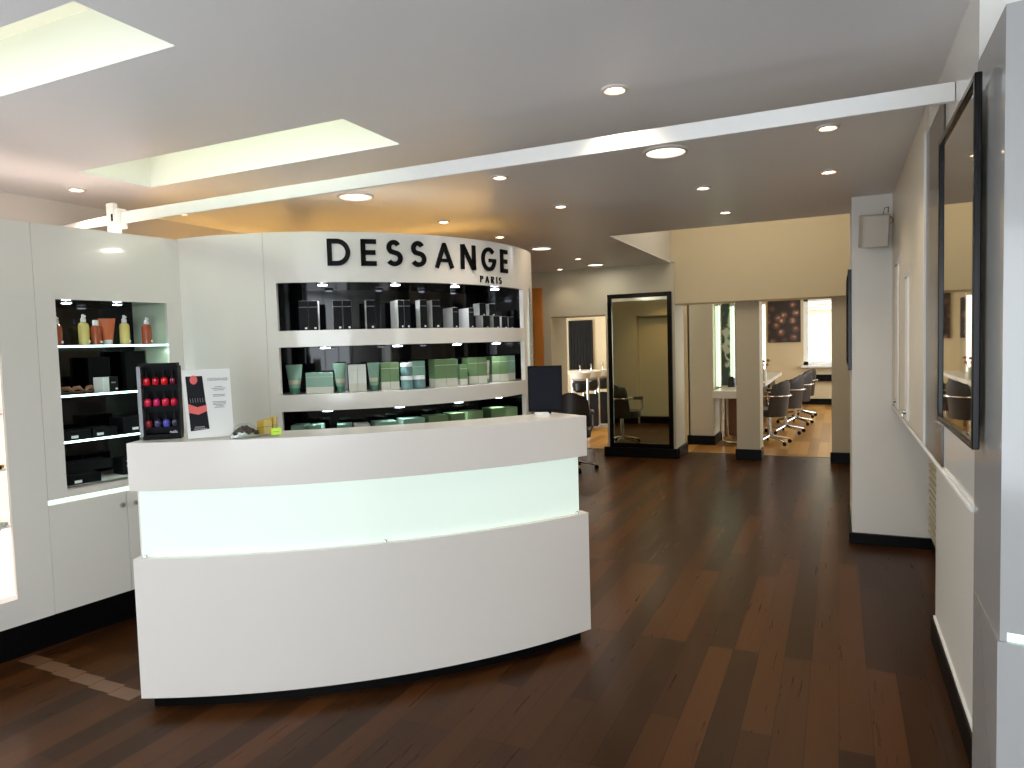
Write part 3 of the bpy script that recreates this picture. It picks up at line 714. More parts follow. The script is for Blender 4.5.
# nearer cabinet with bright niche
cb = left_thing('niche_cabinet', 'white gloss cabinet with a brightly backlit niche, cut by the picture edge', 'cabinet')
box(-0.95, 0.1265, 0, T, 1.80, 2.165).build('top_panel', M['gloss'], cb, bevel=0.001)
box(-0.035, 0.1265, 0, T, 0.36, 1.80).build('stile', M['gloss'], cb); box(-0.95, -0.70, 0, T, 0.36, 1.80).build('stile', M['gloss'], cb)
box(-0.95, 0.1265, 0, T, 0.21, 0.36).build('bottom_rail', M['gloss'], cb)
box(-0.95, -0.93, T, 0.40, 0.21, 2.14).build('side_panel', M['gloss'], cb)
box(-0.95, 0.123, 0.15, 0.40, 0.0, 0.21).build('plinth', M['base'], cb)
box(-0.95, 0.123, T, 0.40, 2.14, 2.163).build('cabinet_top', M['white_wall'], cb)
box(-0.9, 0.10, 0.20, 0.22, 2.165, 2.185).build('added_wash_tube', M['added_glow2'], cb)  # same added tube, out of sight over the nearer cabinet
box(-0.72, -0.015, 0.30, 0.32, 0.34, 1.82).build('lit_back', M['niche'], cb)
box(-0.035, -0.015, T, 0.30, 0.34, 1.82).build('lit_side', M['niche'], cb); box(-0.72, -0.70, T, 0.30, 0.34, 1.82).build('lit_side', M['niche'], cb)
box(-0.70, -0.035, 0.0, 0.30, 0.34, 0.36).build('lit_floor', M['niche'], cb); box(-0.70, -0.035, T, 0.30, 1.80, 1.82).build('niche_top', M['white'], cb)
for z in (1.52, 1.243, 0.977, 0.70):
    g = box(-0.698, -0.037, 0.02, 0.298, z-0.010, z).build('shelf', M['white'], cb)
    MB().lathe([(0.006, -0.02), (0.009, -0.01)], (-0.08, 0.03, z), 10).build('shelf_pin', M['tag'], g)
box(0.915, 0.93, 0.02, 0.40, 0.21, 2.16).build('corner_filler', M['gloss'], ca)
# acrylic wedge holders with little goods
for i, z in enumerate((1.52, 1.243, 0.977, 0.70)):
    t = left_thing('acrylic_display', ['clear sloping acrylic display on the top shelf of bright niche', 'clear sloping acrylic display on the second shelf of bright niche', 'clear sloping acrylic display on the third shelf of bright niche', 'clear sloping acrylic display on the lowest shelf of bright niche'][i], 'display stand', s=-0.18, d=-0.03, z=z+0.001, group='acrylic displays')
    MB().hexa([(-0.12,0,0),(0.12,0,0),(0.12,0.006,0),(-0.12,0.006,0),(-0.12,0.10,0.16),(0.12,0.10,0.16),(0.12,0.106,0.16),(-0.12,0.106,0.16)]).build('sloping_sheet', M['acryl'], t)
    box(-0.12, 0.12, 0.006, 0.14, 0, 0.004).build('foot_sheet', M['acryl'], t)
    g = left_thing('hair_slide', ['pale hair slide before the top acrylic display', 'pale hair slide before the second acrylic display', 'gold and black hair slide before the third acrylic display', 'pale hair slide before the lowest acrylic display'][i], 'hair accessory', s=-0.10, d=-0.015, z=z+0.001, group='hair slides in the bright niche')
    MB().tube([(-0.05,0,0.008),(0,-0.006,0.02),(0.05,0,0.012)], 0.008, 8).build('band', M['gold'] if i == 2 else M['pale'], g)
    MB().lathe([(0.012,0),(0.014,0.012),(0.008,0.02)], (0.03,0,0.0), 12).build('bead', M['black'] if i == 2 else M['silver'], g)

def spray(s, d, label, body, h=0.17, cap=M['tag'], sprayhead=True, z=1.561):
    t = left_thing('lotion_bottle', label, 'bottle', s=s, d=d, z=z, group='bottles on the lit glass shelf')
    MB().lathe([(0.022,0),(0.026,0.004),(0.026,h*0.62),(0.022,h*0.70),(0.011,h*0.75)], n=20).build('bottle_body', body, t)
    if sprayhead:
        c = MB().lathe([(0.013,h*0.75),(0.013,h*0.86),(0.008,h*0.88),(0.007,h*0.98),(0.005,h)], n=14); c.box(-0.006,0.006,-0.016,0,h*0.90,h*0.96); c.build('spray_head', cap, t)
    else: MB().lathe([(0.015,h*0.72),(0.015,h*0.90),(0.012,h*0.93)], n=16).build('cap', cap, t)
    box(0.008, 0.017, -0.0275, -0.0255, h*.08, h*.16).build('price_tag', M['tag'], t)
    return t
spray(0.251, -0.07, 'copper brown bottle half cut by the left edge of the black niche', M['brn'], 0.15)
spray(0.39, -0.08, 'pale yellow spray bottle, left of the two', M['yel'], 0.165)
spray(0.453, -0.08, 'copper brown bottle between yellow spray and orange tube', M['brn'], 0.145, sprayhead=False)
spray(0.608, -0.08, 'pale yellow spray bottle, right of the two', M['yel'], 0.165)
spray(0.735, -0.08, 'copper brown bottle alone at the bright green end of the shelf', M['brn'], 0.155)
t = soft_tube(0, 0, .085, .145, 'orange copper cream tube between the brown and yellow bottles', body=M['org'], cap=M['tag'], band=M['org'], grp='bottles on the lit glass shelf', place=False)
p = LO + LU*0.515 - LN*0.085; t.location = (p.x, p.y, 1.561); t.rotation_euler = (0, 0, LROT-R(30))
def blackbox(s, d, z, w, dp, h, label, extra=0, tagpos=0.1, m=M['blackm']):
    t = left_thing('accessory_box', label, 'box', s=s, d=d, z=z, group='dark boxes in the black niche', extra=R(extra))
    box(-w/2, w/2, 0, dp, 0, h).build('carton', m, t, bevel=0.001)
    if tagpos is not None: box(-w/2+tagpos, -w/2+tagpos+0.035, -0.001, 0, h*0.15, h*0.15+0.014).build('price_tag', M['tag'], t)
    return t
t = left_thing('brush_box', 'half white half black box on the second lit shelf', 'box', s=0.525, d=-0.10, z=1.307, extra=R(20))
box(-0.055, -0.01, 0, 0.06, 0, 0.08).build('white_end', M['carton'], t); w = box(-0.01, 0.055, 0, 0.06, 0, 0.08).build('black_end', M['blackm'], t)
box(0.005, 0.035, -0.001, 0, 0.045, 0.052).build('printed_line', M['line'], w); box(0.035, 0.048, -0.001, 0, 0.008, 0.018).build('price_tag', M['tag'], w)
for i, (s, l) in enumerate([(0.29, 'tortoiseshell brown hair clip at the left of the second lit shelf'), (0.35, 'tortoiseshell brown hair clip in the middle of the three'), (0.42, 'tortoiseshell brown hair clip next to the half white box')]):
    t = left_thing('hair_clip', l, 'hair clip', s=s, d=-0.10-0.01*i, z=1.307, extra=R(-20+25*i), group='hair clips')
    MB().tube([(-0.035,0,0.012),(-0.012,0,0.028),(0.015,0,0.03),(0.038,0,0.012)], [0.006,0.012,0.012,0.005], 8).build('upper_jaw', M['flower'], t)
    MB().tube([(-0.035,0,0.008),(0,0,0.007),(0.038,0,0.008)], 0.006, 8).build('lower_jaw', M['choc'], t)
blackbox(0.55, -0.25, 1.307, 0.12, 0.03, 0.19, 'black upright board box behind the half white box', tagpos=None, m=M['black'])
blackbox(0.74, -0.22, 1.307, 0.12, 0.04, 0.22, 'dark grey upright box at the far end of second lit shelf', tagpos=None)
blackbox(0.315, -0.05, 1.071, 0.13, 0.16, 0.045, 'flat black box with white tag at left of the third lit shelf', tagpos=0.03)
blackbox(0.46, -0.06, 1.071, 0.13, 0.16, 0.045, 'flat black box with white tag in the middle of third lit shelf', tagpos=0.02)
blackbox(0.65, -0.08, 1.071, 0.16, 0.14, 0.085, 'higher black box at the far end of third lit shelf', tagpos=0.05)
blackbox(0.33, -0.04, 0.836, 0.16, 0.20, 0.05, 'flat black box with white tag on the niche floor', tagpos=0.03, extra=-6)
blackbox(0.40, -0.13, 0.887, 0.24, 0.12, 0.05, 'long black box lying across another on the niche floor', tagpos=None)
t = blackbox(0.64, -0.10, 0.836, 0.15, 0.10, 0.09, 'dark gift box with silver numerals on the niche floor', tagpos=None)
for ch, x, z in (('2', -0.045, 0.045), ('2', -0.005, 0.035), ('x', 0.022, 0.040)): text_part(ch, 'numeral', 0.05, M['silver'], t, (x, -0.002, z))

# ------------------------------------------------------------------ reception counter
KC = (-3.889, 4.862); KR = 3.172; KA0, KA1 = -67.2, -29.6
k = thing('reception_counter', 'curved white reception counter with glowing glass band', 'counter')
MB().arc(KC, 2.90, KR, KA0, KA1, 0.94, 1.14, n=64).build('top_fascia', M['counter'], k, bevel=0.0015)
MB().arc(KC, KR-0.045, KR-0.03, KA0+0.45, KA1-0.65, 0.655, 0.94, n=64).build('glass_band', mat('backlit green white glass', (218, 228, 221), 0.15, emit=(216, 238, 222), es=0.44), k)
MB().arc(KC, KR-0.06, KR, KA0, KA1, 0.06, 0.655, n=64).build('front_panel', M['counter'], k, bevel=0.0015)
MB().arc(KC, 2.70, KR-0.06, KA0, KA0+0.4, 0.06, 0.94, n=1).build('side_panel', M['counter'], k)
MB().arc(KC, 2.70, KR-0.06, KA1-0.6, KA1-0.2, 0.06, 0.94, n=1).build('side_panel', M['counter'], k)
MB().arc(KC, KR-0.20, KR-0.18, KA0+0.4, KA1-0.6, 0.06, 0.94, n=40).build('inner_panel', M['white_wall'], k)
MB().arc(KC, 2.75, KR-0.05, KA0+0.5, KA1-0.5, 0.0, 0.06, n=48).build('plinth', M['base'], k)
for a in (KA0+0.8, (KA0+KA1)/2, KA1-1.1):
    p = (KC[0]+(KR-0.016)*math.cos(R(a)), KC[1]+(KR-0.016)*math.sin(R(a)), 0.655)
    MB().lathe([(0.008, 0), (0.008, 0.01), (0.006, 0.013)], p, 12).build('glass_clamp', M['chrome'], k)

KT = 1.14
# nail polish stand
def counter_thing(name, label, cat, x, y, rz, z=KT, group=None): return thing(name, label, cat, (x, y, z), R(rz), group)
ns = counter_thing('nail_polish_stand', 'black three tier nail polish stand on the left end of the counter', 'display stand', -2.612, 2.070, 40)
W_ = 0.070
box(-W_-0.004, W_+0.004, 0.0, 0.07, 0.0, 0.022).build('base', M['black'], ns)
box(-W_, W_, 0.060, 0.066, 0.022, 0.325).build('back_board', M['black'], ns)
box(-W_-0.014, -W_, -0.002, 0.068, 0.015, 0.312).build('side_board', M['line'], ns)
box(W_, W_+0.006, -0.002, 0.068, 0.015, 0.312).build('side_board', M['black'], ns)
box(-W_-0.006, W_, -0.002, 0.068, 0.312, 0.325).build('top_board', M['black'], ns)
for z in (0.052, 0.142, 0.232):
    box(-W_, W_, 0.0, 0.06, z-0.006, z).build('tier', M['black'], ns)
text_part('nails', 'printed_word', 0.018, M['tag'], ns, (W_-0.022, -0.004, 0.026))
cols = [[('bright red', (222, 30, 40)), ('crimson', (200, 24, 44)), ('poppy red', (226, 28, 36)), ('dark plum', (96, 22, 40))],
        [('coral pink', (224, 44, 76)), ('magenta pink', (206, 40, 104)), ('raspberry red', (216, 34, 66)), ('rose red', (206, 26, 58))],
        [('brick red', (132, 34, 44)), ('slate violet', (70, 66, 104)), ('bright violet blue', (84, 84, 176)), ('charcoal', (52, 54, 64))]]
rows = [('top', 0.2325), ('middle', 0.1425), ('bottom', 0.0525)]
first = None
for ri, (rn, z) in enumerate(rows):
    for ci in range(4):
        nm, col = cols[ri][ci]
        pm = mat('nail lacquer ' + nm, col, 0.15, coat=0.5, var=0.05)
        rot = ns.rotation_euler.z; lx, ly = -0.052 + ci*0.0345, 0.022
        x = ns.location.x + lx*math.cos(rot) - ly*math.sin(rot); y = ns.location.y + lx*math.sin(rot) + ly*math.cos(rot)
        t = thing('nail_polish', nm + ' nail polish bottle in the ' + rn + ' tier of the stand', 'nail polish', (x, y, KT+z), rot, 'nail polishes')
        MB().lathe([(0.0125,0),(0.0145,0.003),(0.0145,0.024),(0.010,0.030),(0.006,0.032)], n=16).build('bottle', pm, t)
        MB().lathe([(0.0065,0.031),(0.0065,0.034),(0.0045,0.062),(0.004,0.064)], n=12).build('cap', M['cartonb'], t)
# leaflet in an acrylic holder
lf = thing('leaflet_holder', 'white advertising sheet in clear holder beside the nail polish stand', 'leaflet holder', (-2.412, 2.146, KT+0.006), rot=(R(-8), 0, R(50)))
sh = MB().hexa([(-0.086,0,0),(0.093,0,0),(0.093,0.004,0),(-0.086,0.004,0),(-0.100,0,0.29),(0.090,0,0.29),(0.090,0.004,0.29),(-0.100,0.004,0.29)]).build('sheet', M['paper'], lf)
MB().plate([(-0.075, 0.03), (-0.002, 0.036), (-0.020, 0.262), (-0.085, 0.262)], -0.001, 0).build('dark_picture', M['darkprint'], sh, smooth=0)
MB().plate([(-0.082+0.015*math.cos(a)+0.028, 0.246+0.019*math.sin(a)) for a in [2*PI*i/20 for i in range(20)]], -0.002, -0.001).build('red_fingertip', M['coral'], sh, smooth=0)
MB().plate([(-0.078,0.108),(-0.042,0.098),(-0.008,0.112),(-0.009,0.138),(-0.045,0.130),(-0.080,0.146)], -0.002, -0.001).build('coral_band', M['coral'], sh, smooth=0)
mb = MB()
for i in range(7): mb.plate([(-0.070+i*0.0095, 0.150), (-0.0685+i*0.0095, 0.150), (-0.0705+i*0.0095, 0.168), (-0.072+i*0.0095, 0.168)], -0.002, -0.001)
mb.box(-0.058, -0.02, -0.002, -0.001, 0.044, 0.048); mb.box(-0.062, -0.012, -0.002, -0.001, 0.036, 0.040)
mb.build('white_marks', M['line'], sh, smooth=0)
text_part('DESSANGE', 'printed_heading', 0.0165, M['ink'], sh, (0.040, -0.001, 0.240))
mb = MB()
for z, w in ((0.212,.03),(0.205,.055),(0.198,.04),(0.178,.05),(0.172,.045),(0.148,.055),(0.142,.05),(0.136,.05),(0.130,.03),(0.124,.04)): mb.box(0.042-w/2, 0.042+w/2, -0.001, 0, z, z+0.0022)
mb.build('printed_text', M['ink'], sh, smooth=0)
MB().box(-0.09,0.095,-0.004,0.03,-0.003,-0.0005).build('clear_holder', M['acryl'], lf)
# tray with sweets
tr = counter_thing('acrylic_tray', 'shallow clear tray holding sweets on the counter', 'tray', -2.262, 2.232, 46)
MB().box(-0.085,0.105,-0.045,0.055,0,0.004).box(-0.085,0.105,-0.045,-0.042,0.004,0.018).box(-0.085,0.105,0.052,0.055,0.004,0.018).box(-0.085,-0.082,-0.042,0.052,0.004,0.018).box(0.102,0.105,-0.042,0.052,0.004,0.018).build('tray_body', M['acryl'], tr, bevel=0.001)
def on_tray(lx, ly):
    a = R(46); return (-2.262+lx*math.cos(a)-ly*math.sin(a), 2.232+lx*math.sin(a)+ly*math.cos(a))
random.seed(3)
x, y = on_tray(-0.030, 0.006)
bag = thing('sweets_bag', 'crumpled clear bag of dark brown sweets in the tray', 'bag', (x, y, KT+0.005), R(46))
for i in range(14):
    a = i*2.4; rr = 0.006+0.0024*i
    MB().lathe([(0.006,0),(0.0115,0.006),(0.0105,0.014),(0.004,0.019)], (rr*math.cos(a)*1.25, rr*math.sin(a)*0.6, 0.003+0.024*(1-i/14)), 8).build('sweet', M['choc'], bag)
mb = MB(); n = 14
prof = [(0.030,0.002),(0.046,0.008),(0.048,0.026),(0.038,0.044),(0.018,0.054)]
for r_, z in prof:
    for i in range(n):
        a = 2*PI*i/n; q = r_*(1+0.16*math.sin(3*a+z*90)+0.08*random.random()); mb.v.append((q*math.cos(a), q*0.62*math.sin(a), z+0.003*random.random()))
for kk in range(4):
    for i in range(n): j = (i+1) % n; mb.face([kk*n+i, kk*n+j, (kk+1)*n+j, (kk+1)*n+i])
mb.face([4*n+i for i in range(n)])
mb.build('clear_film', M['acryl'], bag)
for i, (lx, ly, rz, w, h, z0, l) in enumerate([(0.038, 0.024, 6, 0.036, 0.060, 0, 'gold yellow packet at the left of the three in the tray'), (0.064, 0.012, -4, 0.038, 0.068, 0, 'gold yellow packet in the middle of the three in the tray'), (0.088, 0.026, -10, 0.030, 0.074, 0, 'gold yellow packet at the right of the three in the tray')]):
    x, y = on_tray(lx, ly)
    t = thing('gold_packet', l, 'packet', (x, y, KT+0.005), R(46+rz), 'gold packets')
    box(-w/2, w/2, -0.008, 0.008, 0, h).build('wrapper', M['gold'], t, bevel=0.003)
    box(-w/2, w/2, -0.009, -0.008, h*0.5, h*0.53).build('fold', M['choc'], t)
x, y = on_tray(0.094, -0.052)
t = thing('price_note', 'neon yellow price note on the front of the tray', 'note', (x, y, KT+0.002), R(46))
box(-0.020, 0.020, -0.001, 0.0, 0.006, 0.036).build('note_paper', M['neon'], t)
box(-0.012, 0.012, -0.0015, -0.001, 0.019, 0.021).build('pen_mark', M['ink'], t)
# customer screen
ms = thing('counter_screen', 'dark upright screen with black bezel at the far end of the counter', 'screen', (-1.371, 3.352, KT), R(24))
box(-0.088, 0.088, -0.008, 0.012, 0.012, 0.248).build('housing', M['black'], ms, bevel=0.003)
box(-0.078, 0.078, -0.0095, -0.008, 0.024, 0.237).build('screen', M['screen'], ms)
box(-0.03, 0.03, 0.0, 0.05, 0.0, 0.012).build('foot', M['black'], ms)
t = thing('card_box', 'small white card holder lying before the counter screen', 'card holder', (-1.345, 3.24, KT), R(30))
box(-0.036, 0.036, -0.018, 0.03, 0, 0.014).build('card_tray', M['paper'], t, bevel=0.001); box(-0.033, 0.033, -0.014, 0.027, 0.014, 0.018).build('cards', M['paper'], t)

# ------------------------------------------------------------------ right side things
cup = thing('wall_cupboard', 'tall glossy beige wall cupboard standing out above the recess by the pillar', 'cupboard')
box(0.345, 0.9, 3.555, 5.584, 1.006, H-0.002).build('body', M['beige'], cup)
for (y0, y1, zt, yk) in ((4.98, 5.18, 1.93, 5.08), (4.28, 4.44, 1.80, 4.36)):
    h = box(0.335, 0.345, y0, y1, 1.03, zt).build('handle_strip', M['white'], cup, bevel=0.002)
    MB().hexa([(0.325,y0,zt),(0.345,y0,zt),(0.345,y1,zt),(0.325,y1,zt),(0.343,y0,zt+0.06),(0.345,y0,zt+0.06),(0.345,y1,zt+0.02),(0.343,y1,zt+0.02)]).build('sloping_cap', M['speaker'], h)
    MB().tube([(0.337, yk, 1.075), (0.318, yk, 1.075)], 0.014, 12).build('lock', M['chrome'], h)
    MB().tube([(0.325, yk, 1.075), (0.318, yk, 1.05), (0.322, yk-0.02, 1.045)], 0.005, 8).build('key', M['chrome'], h)
box(0.338, 0.345, 3.545, 3.555, 1.006, 2.36).build('edge_strip', M['white'], cup)
# tinted mirror panel
t = thing('wall_panel', 'tall narrow dark taupe panel on the right wall beyond the framed mirror', 'panel')
box(0.3470, 0.3535, 3.0, 3.54, 1.004, 2.345).build('panel_board', M['mirror_dark'], t)
box(0.344, 0.3535, 3.54, 3.545, 1.004, 2.345).build('bright_edge', M['white'], t)
# framed mirror
t = thing('framed_mirror', 'black framed rectangular mirror hanging on the right wall', 'mirror')
y0, y1, z0, z1 = 2.17, 2.89, 1.190, 2.162; f = 0.019
MB().box(0.318, 0.336, y0, y0+f, z0, z1).box(0.318, 0.336, y1-f, y1, z0, z1).box(0.318, 0.336, y0+f, y1-f, z0, z0+f).box(0.318, 0.336, y0+f, y1-f, z1-f, z1).build('frame', M['frame'], t, bevel=0.003)
box(0.327, 0.335, y0+f, y1-f, z0+f, z1-f).build('mirror_plate', M['mirror'], t)
# near block
t = thing('lit_cabinet', 'cool white gloss cabinet with glowing strip at the right picture edge', 'cabinet')
P_ = [(0.346, 1.955), (0.985, 1.862), (0.985, 2.335), (0.3495, 2.335)]
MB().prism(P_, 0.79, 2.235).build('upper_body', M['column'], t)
MB().prism([(0.36, 1.957), (0.985, 1.866), (0.985, 2.0), (0.36, 2.0)], 0.768, 0.79).build('light_strip', M['strip'], t)
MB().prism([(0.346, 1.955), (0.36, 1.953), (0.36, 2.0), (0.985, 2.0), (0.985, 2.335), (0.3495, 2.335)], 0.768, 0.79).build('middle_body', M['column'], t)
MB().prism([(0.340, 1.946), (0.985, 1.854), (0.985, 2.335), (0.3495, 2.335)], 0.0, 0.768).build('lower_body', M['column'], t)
# loudspeaker
t = thing('wall_speaker', 'warm grey loudspeaker bracketed high on the white pillar', 'loudspeaker', (0.225, 5.45, 2.205), rot=(R(10), 0, R(14)))
MB().prism([(-0.085, -0.05), (0.085, -0.05), (0.085, 0.05), (0.05, 0.075), (-0.05, 0.075), (-0.085, 0.05)], -0.11, 0.11).build('housing', M['speaker'], t, bevel=0.008)
MB().box(-0.074, 0.074, -0.056, -0.05, -0.10, 0.10).build('grille', M['grille'], t, bevel=0.002)
MB().tube([(0, 0.07, 0.0), (0.0, 0.13, -0.02)], 0.012, 10).build('bracket', M['speaker'], t)
MB().tube([(0.07, 0.06, 0.11), (0.075, 0.05, 0.15), (0.10, 0.06, 0.155), (0.11, 0.09, 0.12)], 0.003, 6).build('cable', M['black'], t)
MB().tube([(0.10, 0.06, 0.07), (0.12, 0.05, 0.09), (0.135, 0.06, 0.06), (0.11, 0.08, 0.02)], 0.003, 6).build('cable', M['black'], t)
# vent
t = thing('vent_grille', 'cream slatted vent in the recess below the cupboard', 'vent')
box(0.575, 0.599, 5.10, 5.55, 0.10, 0.97).build('frame', M['cream2'], t)
for i in range(18): box(0.562, 0.575, 5.12, 5.53, 0.13+i*0.046, 0.13+i*0.046+0.02).build('slat', M['cream2'], t)
# framed thing on the hidden side of the pillar
t = thing('side_frame', 'narrow black framed mirror on the side of the white pillar', 'mirror')
box(0.065, 0.089, 5.62, 6.35, 1.25, 1.97).build('frame', M['frame'], t, bevel=0.003)
box(0.060, 0.065, 5.66, 6.31, 1.29, 1.93).build('mirror_plate', M['black'], t)

# ------------------------------------------------------------------ tall black mirror leaning at the rear block
t = thing('floor_mirror', 'tall mirror in wide black frame against the rear wall block', 'mirror', (-2.305, 8.895, 0.128), rot=(R(-0.0), 0, 0))
w, h, f = 0.415, 1.985, 0.055
MB().box(-w, -w+f, -0.04, 0, 0, h).box(w-f, w, -0.04, 0, 0, h).box(-w+f, w-f, -0.04, 0, 0, f).box(-w+f, w-f, -0.04, 0, h-f, h).build('frame', M['frame'], t, bevel=0.004)
box(-w+f, w-f, -0.022, -0.004, f, h-f).build('mirror_plate', M['mirror_soft'], t)
# orange panel and light
t = thing('wood_panel', 'orange wood panel on the rear wall beside the sign unit', 'panel')
box(-4.15, -3.64, 8.86, 8.898, 0.135, 2.26).build('board', M['orange'], t, bevel=0.003)
t = thing('wall_light', 'slim vertical pinkish white wall light before the orange panel', 'wall light')
box(-3.80, -3.765, 8.81, 8.85, 1.36, 1.88).build('housing', M['alu'], t); box(-3.795, -3.77, 8.80, 8.81, 1.37, 1.87).build('diffuser', M['warmlight'], t)

# ------------------------------------------------------------------ salon chairs
def make_chair(label, loc, rz, group='styling chairs', leather=M['leather']):
    t = thing('salon_chair', label, 'chair', loc, rz, group)     # seat faces local +y
    # seat
    mb = MB(); n = 24; prof = [(0.0, 0.20), (0.43, 0.23), (0.44, 0.24), (0.50, 0.235), (0.52, 0.21)]
    mb.prism([(0.235*math.copysign(abs(math.cos(2*PI*i/n))**0.6, math.cos(2*PI*i/n)), 0.03+0.235*math.copysign(abs(math.sin(2*PI*i/n))**0.6, math.sin(2*PI*i/n))) for i in range(n)], 0.40, 0.50)
    mb.build('seat', leather, t, bevel=0.02, seg=3)
    # backrest shell: curved, rounded at the top
    mb = MB(); nu, nz = 16, 10; th = 0.035
    grid = []
    for side in (0, 1):
        for kz in range(nz+1):
            fz = kz/nz; z = 0.40+0.50*fz; half = 0.235*(1-0.10*fz)
            if fz > 0.7: half *= math.sqrt(max(0.0, 1-((fz-0.7)/0.3)**2*0.55))
            for ku in range(nu+1):
                uu = -1+2*ku/nu; x = half*uu
                y = -0.19 - 0.05*fz + 0.10*(uu**2)*(1-0.4*fz) - (th if side else 0)
                zz = z - (0.05*uu**2 if fz > 0.9 else 0)
                grid.append((x, y, zz))
    mb.v = grid; W = nu+1; S = W*(nz+1)
    for kz in range(nz):
        for ku in range(nu):
            a = kz*W+ku; mb.face([a, a+1, a+W+1, a+W]); a += S; mb.face([a, a+W, a+W+1, a+1])
    for kz in range(nz):
        for ku in (0, nu): a = kz*W+ku; mb.face([a, a+W, a+W+S, a+S])
    for ku in range(nu):
        for kz in (0, nz): a = kz*W+ku; mb.face([a, a+1, a+1+S, a+S])
    mb.build('backrest', leather, t)
    # chrome bar round the back, going forward as arms
    pts = [(0.25, 0.16, 0.66), (0.262, 0.0, 0.68)] + [(0.262*math.cos(R(a)), -0.06+0.235*math.sin(R(a)), 0.69) for a in range(-10, -171, -16)] + [(-0.262, 0.0, 0.68), (-0.25, 0.16, 0.66)]
    MB().tube(pts, 0.011, 8).build('back_bar', M['chrome'], t)
    for sx in (-1, 1):
        MB().tube([(sx*0.25, 0.16, 0.66), (sx*0.25, 0.17, 0.55), (sx*0.22, 0.12, 0.45)], 0.011, 8).build('arm_support', M['chrome'], t)
        MB().tube([(sx*0.255, -0.05, 0.69), (sx*0.25, 0.16, 0.68)], 0.022, 10).build('armrest', leather, t)
    MB().lathe([(0.05, 0.09), (0.028, 0.12), (0.026, 0.40), (0.10, 0.40)], n=16).build('column', M['chrome'], t)
    for i in range(5):
        a = R(90+72*i+18); c, s = math.cos(a), math.sin(a)
        lg = MB().tube([(0.03*c, 0.03*s, 0.11), (0.16*c, 0.16*s, 0.085), (0.29*c, 0.29*s, 0.06)], [0.022, 0.017, 0.013], 8).build('leg', M['chrome'], t)
        MB().tube([(0.29*c-0.012*s, 0.29*s+0.012*c, 0.027), (0.29*c+0.012*s, 0.29*s-0.012*c, 0.027)], 0.027, 12).build('caster', M['black'], lg)
    return t
ch0 = make_chair('dark grey salon chair nearest in the row, just inside the wide opening', (-0.88, 10.50, 0), R(64))
for (x, y, rz, l) in [(-0.75, 11.75, 64, 'dark grey salon chair second in the row at the salon counter'), (-0.67, 13.0, 62, 'dark grey salon chair third in the row at the salon counter'), (-0.64, 14.2, 65, 'dark grey salon chair farthest in the row under the rear window')]:
    c = copy_tree(ch0); c.location = (x, y, 0); c.rotation_euler = (0, 0, R(rz)); c['label'] = l
c = copy_tree(ch0); c.location = (-2.87, 7.80, 0); c.rotation_euler = (0, 0, R(200)); c['label'] = 'dark salon chair before the rear opening, mirrored in the floor mirror'

# styling counters
t = thing('styling_counter', 'long white styling counter in front of the row of chairs', 'counter')
box(-1.80, -1.02, 11.5, 15.0, 0.74, 0.80).build('worktop', M['station'], t, bevel=0.004)
for y in (11.6, 13.1, 14.8): box(-1.75, -1.70, y, y+0.05, 0, 0.74).build('leg', M['chrome'], t); box(-1.2, -1.15, y, y+0.05, 0, 0.74).build('leg', M['chrome'], t)
for y in (11.65, 13.2): box(-1.7, -1.10, y, y+1.2, 0.60, 0.735).build('drawer_box', M['leather'], t)
t = thing('styling_mirror', 'tall frameless mirror standing along the long styling counter', 'mirror')
box(-1.32, -1.30, 12.6, 14.6, 0.805, 2.10).build('mirror_plate', M['mirror'], t)
bx_ = box(-1.32, -1.10, 12.5, 12.58, 0.805, 2.08).build('light_box', M['pale'], t); box(-1.19, -1.105, 12.49, 12.5, 0.9, 2.05).build('diffuser', M['warmlight'], bx_)
t = thing('styling_table', 'short white styling table seen in the narrow gap between posts', 'table')
box(-1.54, -1.16, 9.72, 10.34, 0.70, 0.80).box(-1.535, -1.16, 10.34, 10.95, 0.70, 0.80).build('worktop', M['station'], t, bevel=0.004)
for y in (10.3, 10.85):
    MB().tube([(-1.50, y, 0.70), (-1.50, y, 0.06), (-1.42, y, 0.03), (-1.20, y, 0.03)], 0.018, 8).build('leg', M['chrome'], t)
box(-1.56, -1.20, 10.96, 11.0, 0.02, 0.70).build('back_panel', M['flower'], t)
t = thing('lit_mirror', 'mirror panel with painted leafy reflection between two greenish light tubes', 'mirror')
box(-1.60, -1.30, 10.86, 10.875, 0.805, 2.02).build('reflection_panel', M['leaf_reflection'], t)  # board coloured with what the mirror reflects
for x, y in ((-1.595, 10.40), (-1.445, 10.78)):
    b_ = box(x, x+0.070, y, y+0.07, 0.805, 2.06).build('light_box', M['pale'], t)
    box(x+0.003, x+0.030, y-0.008, y, 0.82, 1.97).build('green_tube', M['tubegreen'], b_); box(x+0.045, x+0.058, y-0.008, y, 0.82, 1.97).build('white_tube', M['tube_near'], b_)
t = thing('styling_stool', 'black low backed seat reflected beside the short styling table', 'stool', (-1.40, 10.55, 0.801))
MB().lathe([(0.05,0),(0.055,0.05),(0.05,0.12),(0.03,0.15)], n=14).build('bowl', M['leather2'], t)  # solid dark shape stands in for a seat seen by reflection
t['label'] = 'dark rounded stand-in for a reflected seat, shaped as a bowl on the short styling table'; t['category'] = 'bowl'; t.name = 'reflected_seat'
